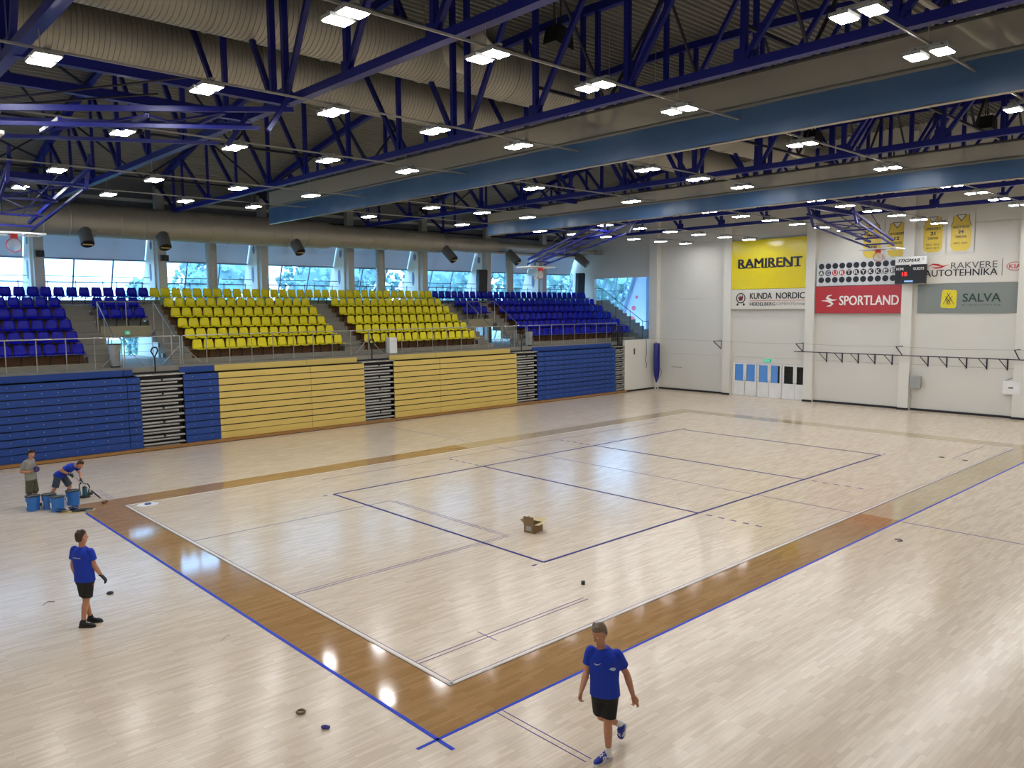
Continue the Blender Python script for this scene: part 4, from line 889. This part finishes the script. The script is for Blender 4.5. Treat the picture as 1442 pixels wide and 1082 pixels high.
# ------------------------------------------------------------------ people
A_ = Vector((.7326, -.6806, 0)); B_ = Vector((-.6806, -.7326, 0)); Z_ = Vector((0, 0, 1))
def L(p): return A_*p[0]+B_*p[1]+Z_*p[2]
def ball(mb, c, r, sx=None, n=12):
    """ellipsoid; sx = (axis, factor) list stretches"""
    c = Vector(c); rings = []
    for i in range(1, n):
        t = math.pi*i/n; rings.append([Vector((math.sin(t)*math.cos(2*math.pi*k/n), math.sin(t)*math.sin(2*math.pi*k/n), math.cos(t)))*r for k in range(n)])
    top, bot = Vector((0, 0, r)), Vector((0, 0, -r)); vs = [v for q in rings for v in q]+[top, bot]; m_ = len(rings)
    fs = [(i*n+k, (i+1)*n+k, (i+1)*n+(k+1) % n, i*n+(k+1) % n) for i in range(m_-1) for k in range(n)]
    fs += [(k, (k+1) % n, m_*n) for k in range(n)]+[((m_-1)*n+(k+1) % n, (m_-1)*n+k, m_*n+1) for k in range(n)]
    if sx:
        out = []
        for v in vs:
            for ax, f in sx: ax = Vector(ax).normalized(); v = v+ax*(v.dot(ax)*(f-1))
            out.append(v)
        vs = out
    mb.add([c+v for v in vs], fs)
def caps(mb, p0, p1, r0, r1, n=12, flat=False):
    p0 = Vector(p0); p1 = Vector(p1); mb.tube(p0, p1, r0, r1, n=n)
    if not flat: ball(mb, p0, r0*.995, n=n); ball(mb, p1, r1*.995, n=n)
def chain(mb, pts, flat=False):
    for (p, r), (q, s_) in zip(pts, pts[1:]): caps(mb, p, q, r, s_, flat=flat)
def section(c, ax, rx, ry, n=20, ay=None, sq=2.0):
    ax = Vector(ax).normalized(); ay = Vector(ay).normalized() if ay is not None else Z_.cross(ax).normalized(); out = []
    for k in range(n):
        t = 2*math.pi*k/n; ct, st = math.cos(t), math.sin(t); e = 2/sq
        out.append(Vector(c)+ax*rx*math.copysign(abs(ct)**e, ct)+ay*ry*math.copysign(abs(st)**e, st))
    return out
def remesh(mb, name, m, parent, vox, smooth=4):
    me = mb.mesh(name, m); o = bpy.data.objects.new('tmp', me); C.objects.link(o)
    import bmesh
    bm = bmesh.new(); bm.from_mesh(me); bmesh.ops.recalc_face_normals(bm, faces=bm.faces); bm.to_mesh(me); bm.free()
    r = o.modifiers.new('r', 'REMESH'); r.mode = 'VOXEL'; r.voxel_size = vox
    if smooth: s_ = o.modifiers.new('s', 'SMOOTH'); s_.iterations = smooth; s_.factor = .5
    dg = bpy.context.evaluated_depsgraph_get(); me2 = bpy.data.meshes.new_from_object(o.evaluated_get(dg)); bpy.data.objects.remove(o)
    me2.name = name; me2.materials.clear(); me2.materials.append(m); me2.polygons.foreach_set('use_smooth', [True]*len(me2.polygons))
    return obj(name, me2, parent)
def hand(mb, wrist, d, nrm, thumb, k=1.0, curl=.35, spread=(1, 1, 1, 1)):
    """palm + four fingers + thumb. d: direction of the hand, nrm: palm side, thumb: direction of thumb side"""
    w = Vector(wrist); d = Vector(d).normalized(); nrm = Vector(nrm); nrm = (nrm-d*nrm.dot(d)).normalized(); t = d.cross(nrm); 
    if t.dot(Vector(thumb)) < 0: t = -t
    mb.loft([section(w, t, .026*k, .02*k, 14, nrm), section(w+d*.03*k, t, .036*k, .017*k, 14, nrm), section(w+d*.07*k, t, .042*k, .015*k, 14, nrm), section(w+d*.098*k, t, .040*k, .012*k, 14, nrm)])
    ln = (.072, .080, .074, .058)
    for i in range(4):
        b = w+d*.088*k+t*(.031-.0205*i)*k; cu = curl*(1 if not isinstance(curl, (list, tuple)) else 1); cc = (curl[i] if isinstance(curl, (list, tuple)) else curl)
        dd = (d+t*(.10-.07*i)).normalized(); a = ln[i]*k
        p1 = b+(dd*math.cos(cc*.6)+nrm*math.sin(cc*.6))*a*.45; p2 = p1+(dd*math.cos(cc*1.5)+nrm*math.sin(cc*1.5))*a*.32; p3 = p2+(dd*math.cos(cc*2.2)+nrm*math.sin(cc*2.2))*a*.25
        chain(mb, [(b, .0098*k), (p1, .009*k), (p2, .0082*k), (p3, .007*k)])
    b = w+d*.025*k+t*.026*k; p1 = b+(d*.6+t*.7+nrm*.3).normalized()*.042*k; p2 = p1+(d*.85+t*.35+nrm*.4).normalized()*.034*k
    chain(mb, [(b, .0135*k), (p1, .0105*k), (p2, .0085*k)])
def head(mbb, c, look, upv=Z_, k=1.0):
    c = Vector(c); look = Vector(look).normalized(); up = (upv-look*upv.dot(look)).normalized(); sd = look.cross(up)
    def S(u, f, rx, ry): return section(c+up*u*k+look*f*k, sd, rx*k, ry*k, 18, look)
    mbb.loft([S(-.118, .035, .022, .022), S(-.112, .03, .04, .045), S(-.09, .018, .054, .066), S(-.055, .006, .064, .082), S(-.02, 0, .071, .09), S(.02, -.006, .076, .096), S(.055, -.008, .076, .098), S(.085, -.008, .066, .086), S(.108, -.008, .046, .062), S(.12, -.008, .018, .026)])
    # nose, brow, ears, lips, chin
    caps(mbb, c+look*.088*k+up*.012*k, c+look*.108*k-up*.03*k, .009*k, .0145*k)
    ball(mbb, c+look*.085*k+up*.022*k, .012*k, [(sd, 3.2)]); ball(mbb, c+look*.080*k-up*.062*k, .012*k, [(sd, 2)]); ball(mbb, c+look*.068*k-up*.095*k, .02*k)
    for s_ in (-1, 1):
        ball(mbb, c+sd*s_*.078*k-look*.005*k-up*.012*k, .026*k, [(sd, .38), (look, .7)])
    return sd, up
def face(root, c, look, k=1.0):
    c = Vector(c); look = Vector(look).normalized(); up = (Z_-look*Z_.dot(look)).normalized(); sd = look.cross(up)
    for s_ in (-1, 1):
        mb = MB(); ball(mb, c+look*.079*k+sd*s_*.03*k+up*.002*k, .0108*k, n=8); e = mb.build('eye', MWHT, root, True)
        mb = MB(); ball(mb, c+look*.0865*k+sd*s_*.03*k+up*.001*k, .006*k, n=6); mb.build('iris', MDARK, e, True)
    mb = MB(); ball(mb, c+look*.086*k-up*.062*k, .007*k, [(sd, 3.2)], 8); mb.build('mouth', mat('lips', (150, 84, 74), .5), root, True)
def hair(root, c, look, m, k=1.0, long=0, vox=.008):
    c = Vector(c); look = Vector(look).normalized(); up = (Z_-look*Z_.dot(look)).normalized(); sd = look.cross(up); mb = MB()
    def S(u, f, rx, ry): return section(c+up*u*k+look*f*k, sd, rx*k, ry*k, 18, look)
    mb.loft([S(-.07-long, -.05, .045, .04), S(-.04, -.042, .066, .06), S(0, -.036, .078, .074), S(.035, -.03, .080, .080), S(.062, -.018, .080, .094), S(.092, -.012, .072, .092), S(.116, -.008, .052, .068), S(.132, -.01, .022, .03)])
    for i in range(14):
        t = i*2.4; ball(mb, c+up*(.1+.02*math.cos(t*3))*k+sd*.05*math.cos(t)*k+look*(.04*math.sin(t)-.005)*k, .022*k, n=8)
    return remesh(mb, 'hair', m, root, vox, 2)
def shoe(root, heel, toe, m, sole, nrm=Z_, k=1.0, name='shoe', stripes=False):
    heel = Vector(heel); toe = Vector(toe); d = (toe-heel).normalized(); n_ = (Vector(nrm)-d*Vector(nrm).dot(d)).normalized(); s_ = d.cross(n_); ln = (toe-heel).length
    def S(t, rx, h, z0=.018): return section(heel+d*ln*t+n_*(z0+h/2), s_, rx, h/2, 16, n_, 2.6)
    mb = MB(); mb.loft([S(0.0, .022, .05), S(.05, .035, .085), S(.18, .04, .1), S(.33, .042, .1), S(.5, .044, .078), S(.68, .048, .058), S(.85, .044, .046), S(.96, .028, .034), S(1, .012, .02)])
    caps(mb, heel+d*ln*.17+n_*.08, heel+d*ln*.2+n_*.125, .04, .038, flat=True)
    o = remesh(mb, name, m, root, .008, 3)
    mb = MB(); mb.loft([[heel+d*ln*t+s_*w*q+n_*z for (t, w) in ((-.02, .6), (.1, .95), (.35, .95), (.55, .9), (.75, 1.08), (.92, .9), (1.03, .3)) for q in (1,)]+[heel+d*ln*t-s_*w*1+n_*z for (t, w) in ((1.03, .3), (.92, .9), (.75, 1.08), (.55, .9), (.35, .95), (.1, .95), (-.02, .6))] for z in (0, .026)]) if 0 else None
    mb = MB(); mb.loft([[heel+d*ln*t+s_*w*.047+n_*z for (t, w) in ((-.03, .55), (.1, .92), (.35, .9), (.55, .9), (.75, 1.05), (.92, .85), (1.03, .3), (1.03, -.3), (.92, -.85), (.75, -1.05), (.55, -.9), (.35, -.9), (.1, -.92), (-.03, -.55))] for z in (0, .028)])
    mb.build('sole', sole, o)
    if stripes:
        for q in (-1, 1):
            for j in range(3):
                t = .42+.1*j; MB().bar(heel+d*ln*t+s_*q*.045+n_*.035, heel+d*ln*(t-.06)+s_*q*.038+n_*.088, .012, .012).build('stripe', MWHT, o)
    MB().path([heel+d*ln*t+s_*(.015 if i % 2 else -.015)+n_*(.105-.07*(t-.4)*1.2) for i, t in enumerate((.42, .48, .54, .6, .66))], .004, 4).build('laces', MWHT, o)
    return o
def person(base, label, J, S):
    root = empty('person', base, label, 'person'); g = {k: L(v) for k, v in J.items()}
    hk = S.get('k', 1.0); look = L(S['look']); tors = L(S['side']).normalized()     # side: towards image-right shoulder
    fr = tors.cross(Z_).normalized()
    vox = S.get('vox', .01); mb = MB()
    head(mb, g['head'], look, k=hk); caps(mb, g['neck']-Z_*.04 if not S.get('bent') else g['neck'], g['head']-Z_*.05 if not S.get('bent') else g['head'], .058, .054)
    pel = (g['hipL']+g['hipR'])/2; chest = (g['shL']+g['shR'])/2; sp = (chest-pel); spn = sp.normalized(); ay = spn.cross(tors).normalized()
    def T(t, rx, ry, o=0): return section(pel+sp*t+ay*o, tors, rx, ry, 20, ay, 2.3)
    mb.loft([T(-.18, .10, .08), T(-.05, .155, .105), T(.15, .15, .1), T(.4, .14, .095), T(.7, .16, .11), T(.9, .17, .105), T(1.03, .11, .07)])
    for s_ in 'LR':
        chain(mb, [(g['sh'+s_].lerp(chest, .12)-spn*.015, .05), (g['el'+s_], .042)]); chain(mb, [(g['el'+s_], .042), (g['el'+s_].lerp(g['wr'+s_], .3), .045), (g['wr'+s_], .029)])
        chain(mb, [(g['hip'+s_], .088), (g['knee'+s_], .056)]); chain(mb, [(g['knee'+s_], .055), (g['knee'+s_].lerp(g['ank'+s_], .3)+L(S.get('calf', (0, -.012, 0))), .057), (g['ank'+s_], .034)])
        h = S['hand'+s_]; 
        if not h.get('glove'): hand(mb, g['wr'+s_], L(h['d']), L(h['n']), L(h['t']), h.get('k', 1.0), h.get('curl', .35))
    body = remesh(mb, 'body', MSKIN, root, vox, 2)
    face(root, g['head'], look, hk); hair(root, g['head'], look, S['hair'], hk)
    for s_ in 'LR':
        h = S['hand'+s_]
        if h.get('glove'):
            mb = MB(); hand(mb, g['wr'+s_], L(h['d']), L(h['n']), L(h['t']), h.get('k', 1.12), h.get('curl', .35)); caps(mb, g['wr'+s_]-L(h['d']).normalized()*.03, g['wr'+s_], .035, .034, flat=True)
            remesh(mb, 'glove', MGLOVE, root, .007, 1)
    # shirt
    mb = MB()
    mb.loft([T(S.get('hem', -.12), .19, .135), T(.05, .185, .13), T(.3, .178, .125), T(.6, .19, .132), T(.82, .198, .128), T(.95, .178, .11), T(1.03, .135, .092), T(1.09, .085, .075), T(1.13, .068, .062)])
    for s_ in 'LR':
        d = (g['el'+s_]-g['sh'+s_]); q = g['sh'+s_].lerp(chest, .05)-spn*.006; ball(mb, q, .066, n=16); mb.tube(q, g['sh'+s_]+d*.25, .066, .069, n=16); mb.tube(g['sh'+s_]+d*.2, g['sh'+s_]+d*S.get('sleeve', .72), .064, .072, n=16)
    shirt = remesh(mb, 'shirt', S['shirt'], root, .011, 3)
    if S.get('collar'):
        n0 = pel+sp*1.1; MB().ring(n0, spn, .063, .014, 20, 6).build('collar', S['shirt'], shirt, True)
    # shorts
    mb = MB(); mb.loft([T(-.25, .15, .12), T(-.1, .182, .128), T(.06, .17, .118)])
    for s_ in 'LR':
        d = g['knee'+s_]-g['hip'+s_]; t = S.get('short', .78); caps(mb, g['hip'+s_], g['hip'+s_]+d*.1, .1, .1); mb.tube(g['hip'+s_]+d*.0, g['hip'+s_]+d*t, .102, S.get('shr', .098), n=16)
        if t > .95:
            e = g['ank'+s_]-g['knee'+s_]; mb.tube(g['knee'+s_], g['knee'+s_]+e*(t-.95), S.get('shr', .098), S.get('shr', .098)*.95, n=16); ball(mb, g['knee'+s_], S.get('shr', .098))
    shorts = remesh(mb, 'shorts', S['shorts'], root, .011, 3)
    for s_ in 'LR':
        f_ = S['foot'+s_]
        mb = MB(); a = g['ank'+s_]; q = (g['knee'+s_]-a).normalized(); mb.tube(a-q*.04, a+q*S.get('sock', .05), .044, .042, n=14); mb.build('sock', S['sockm'], root, True)
        shoe(root, L(f_[0]), L(f_[1]), S['shoe'], S['sole'], L(f_[2]) if len(f_) > 2 else Z_, stripes=S.get('stripes', False))
    return root, shirt, shorts, g
def project_patch(root_, target, pts2d, c, ux, uy, d, m, name):
    """thin cloth patch laid onto the target mesh: pts2d in (ux, uy) around c, thrown along d"""
    bv = BVHTree.FromObject(target, bpy.context.evaluated_depsgraph_get()); out = []
    for a, b in pts2d:
        o = c+ux*a+uy*b; h = bv.ray_cast(o-d*.5, d); out.append((h[0] if h[0] else o)-d*.004)
    if name == 'chest_mark':
        MB().add(out, [(i, i+1, i+3, i+2) for i in range(0, len(out)-2, 2)]).build(name, m, target); return
    n_ = len(out); cc = sum(out, Vector())/n_; MB().add([*out, cc], [(i, (i+1) % n_, n_) for i in range(n_)]).build(name, m, target)

MSH_B = mat('blue_shoe', (14, 40, 150), .6, var=.1); MSH_K = mat('black_shoe', (22, 24, 26), .6)
r1, shirt, shorts, g = person((-13.92, -10.43, 0), 'man in royal blue polo and black shorts walking in the foreground',
  dict(head=(-.06, .07, 1.675), neck=(-.025, 0, 1.49), shR=(-.165, -.02, 1.425), shL=(.165, .03, 1.40), elR=(-.205, -.04, 1.14), wrR=(-.285, .13, .985), elL=(.29, -.05, 1.10), wrL=(.365, -.03, .845),
       hipR=(-.065, .0, .93), hipL=(.095, .0, .93), kneeR=(-.02, -.1, .53), ankR=(.24, -.33, .30), kneeL=(.05, .04, .52), ankL=(.065, 0, .10)),
  dict(look=(-.72, .6, -.42), side=(.95, .2, 0), handR=dict(d=(-.25, .3, -.9), n=(.8, .5, .2), t=(0, 1, .2), curl=.95), handL=dict(d=(.3, .1, -.95), n=(-.6, .8, .1), t=(-.4, .6, 0), curl=(.15, .2, .9, 1.0)),
       hair=MHAIR2, shirt=MSHIRT, shorts=MSHORT, short=.84, sleeve=.62, collar=1, shoe=MSH_B, sole=MWHT, sockm=MWHT, vox=.0075, hem=-.14, stripes=True,
       footL=((.10, -.06, .0), (-.13, .12, .0)), footR=((.31, -.37, .30), (.285, -.44, .055), (-.4, .75, .2)), sock=.09))
ux, uy, dd = A_*.98-B_*.2, Z_, -(B_*.95+A_*.1).normalized()
c = L((-.085, .12, 1.30)); project_patch(r1, shirt, [(-.036, .014), (-.037, .012), (-.026, .001), (-.036, -.003), (-.012, -.002), (-.022, -.013), (.01, .007), (0, -.008), (.042, .022), (.042, .020)], c, ux, uy, dd, MWHT, 'chest_mark')
c = L((.09, .12, 1.25)); project_patch(r1, shirt, [(-.045, 0), (-.02, .022), (.03, .018), (.045, -.012), (.01, -.022)], c, ux, uy, dd, mat('pale_print', (170, 190, 220), .7), 'chest_logo')
for s_ in (-.02, .005): MB().path([L((.02, .13, 1.42)), L((-.03, .14, 1.38)), L((-.05, .145, 1.3))], .004, 4).build('placket', MNAVY, shirt) if s_ > 0 else None
r2, shirt, shorts, g = person((-17.39, -1.30, 0), 'man in blue polo and black gloves standing with his back to the camera',
  dict(head=(.01, 0, 1.635), neck=(.015, 0, 1.47), shL=(-.16, -.04, 1.41), shR=(.18, .04, 1.39), elL=(-.20, -.04, 1.12), wrL=(-.17, -.07, .90), elR=(.215, .02, 1.13), wrR=(.30, -.03, .93),
       hipL=(-.055, -.03, .90), hipR=(.10, .03, .90), kneeL=(-.02, -.07, .50), ankL=(.0, -.16, .10), kneeR=(.055, .04, .50), ankR=(-.02, .05, .10)),
  dict(look=(.55, -.8, .02), side=(.96, .25, 0), calf=(-.012, .008, 0), handL=dict(d=(.1, 0, -1), n=(.9, 0, 0), t=(0, -1, 0), glove=1, curl=.5), handR=dict(d=(.6, -.1, -.75), n=(-.7, 0, -.6), t=(0, -1, 0), glove=1, curl=.6),
       hair=MHAIR, shirt=MSHIRT, shorts=MSHORT, short=.86, sleeve=.62, collar=1, shoe=MSH_K, sole=MDARK, sockm=MGLOVE, footR=((-.09, .06, 0), (.18, .03, 0)), footL=((-.07, -.16, 0), (.19, -.20, 0))))
mb = MB()
for i in range(9):
    c = L((-.105+.018*i, .15, 1.29)); 
    project_patch(r2, shirt, [(-.006, -.006), (.006, -.006), (.006, .007), (-.006, .007)], c, A_, Z_, -B_, MWHT, 'back_print')
MB().bar(L((.155, .09, .86)), L((.185, .04, .78)), .012, .02).build('shorts_trim', mat('orange_trim', (190, 70, 40), .6), shorts)
r3, shirt, shorts, g = person((-16.02, 9.29, 0), 'dark-haired young man in grey polo and camouflage shorts behind the buckets',
  dict(head=(.055, 0, 1.545), neck=(.0, 0, 1.39), shR=(-.03, .165, 1.335), shL=(-.02, -.165, 1.335), elR=(-.15, .2, 1.07), wrR=(.07, .19, 1.05), elL=(-.1, -.2, 1.08), wrL=(.1, -.12, 1.09),
       hipR=(.0, .075, .86), hipL=(.0, -.075, .86), kneeR=(-.01, .1, .47), ankR=(-.06, .11, .10), kneeL=(.03, -.11, .47), ankL=(.05, -.14, .10)),
  dict(look=(.85, .12, -.35), side=(0, 1, 0), calf=(-.012, 0, 0), k=.98, handR=dict(d=(1, -.2, .15), n=(0, -.6, .6), t=(0, -.2, 1), glove=0, curl=.9), handL=dict(d=(.95, .3, .15), n=(0, .6, -.3), t=(0, 0, 1), curl=.9),
       hair=mat('black_hair', (26, 22, 20), .7, scale=40), shirt=MGSHIRT, shorts=MCAMO, short=1.05, shr=.1, sleeve=.75, collar=1, shoe=MSH_K, sole=MDARK, sockm=MGLOVE, footR=((-.12, .11, 0), (.13, .12, 0)), footL=((-.01, -.14, 0), (.24, -.15, 0))))
o = MB(); o.ring(L((.22, .08, 1.12)), L((.3, .8, .3)), .055, .03, 18, 6); o = o.build('tape_roll', mat('purple_tape', (50, 36, 110), .4), None, True); o.location = r3.location
tag(o, 'dark violet roll of tape held by the man in grey', 'tape roll')
r4, shirt, shorts, g = person((-15.22, 9.44, 0), 'man in blue polo and denim shorts bending over a roller pole',
  dict(head=(.60, .02, 1.10), neck=(.46, 0, 1.06), shR=(.35, .16, 1.07), shL=(.38, -.16, 1.04), elR=(.14, .25, .98), wrR=(.345, .17, .845), elL=(.50, -.14, .80), wrL=(.63, .08, .67),
       hipR=(-.03, .08, .80), hipL=(-.02, -.08, .80), kneeR=(-.12, .13, .43), ankR=(-.28, .14, .11), kneeL=(.17, -.13, .43), ankL=(.08, -.14, .10)),
  dict(look=(.75, .1, -.65), side=(0, 1, 0), bent=1, k=.98, calf=(-.012, 0, 0), handR=dict(d=(.75, -.2, -.5), n=(-.1, -.5, -.7), t=(.3, -.6, .4), glove=1, curl=1.1), handL=dict(d=(.6, .6, -.6), n=(-.2, .3, -.7), t=(.3, .2, .6), glove=1, curl=1.1),
       hair=MHAIR, shirt=MSHIRT, shorts=MDENIM, short=.95, shr=.1, sleeve=.6, collar=1, hem=-.1, shoe=MSH_K, sole=MDARK, sockm=MGLOVE, footR=((-.34, .14, 0), (-.09, .16, 0)), footL=((.02, -.14, 0), (.28, -.15, 0))))
root = empty('paint_roller', (-15.22, 9.44, 0), 'long-handled paint roller resting on the border, held by the bending man', 'roller')
MB().tube(L((.30, .11, .90)), L((1.36, .29, .09)), .014, n=8).build('pole', MGREY, root, True); MB().tube(L((1.0, .228, .365)), L((1.28, .277, .15)), .022, n=8).build('grip', MBLACK, root, True)
MB().path([L((1.36, .29, .09)), L((1.4, .22, .07)), L((1.42, .22, .05))], .01, 6).build('wire_frame', MCHROME, root); MB().tube(L((1.42, .20, .045)), L((1.42, .42, .045)), .04, n=14).build('roller_sleeve', mat('stained_fleece', (120, 88, 56), .9), root, True)
print('objects', len(bpy.data.objects))
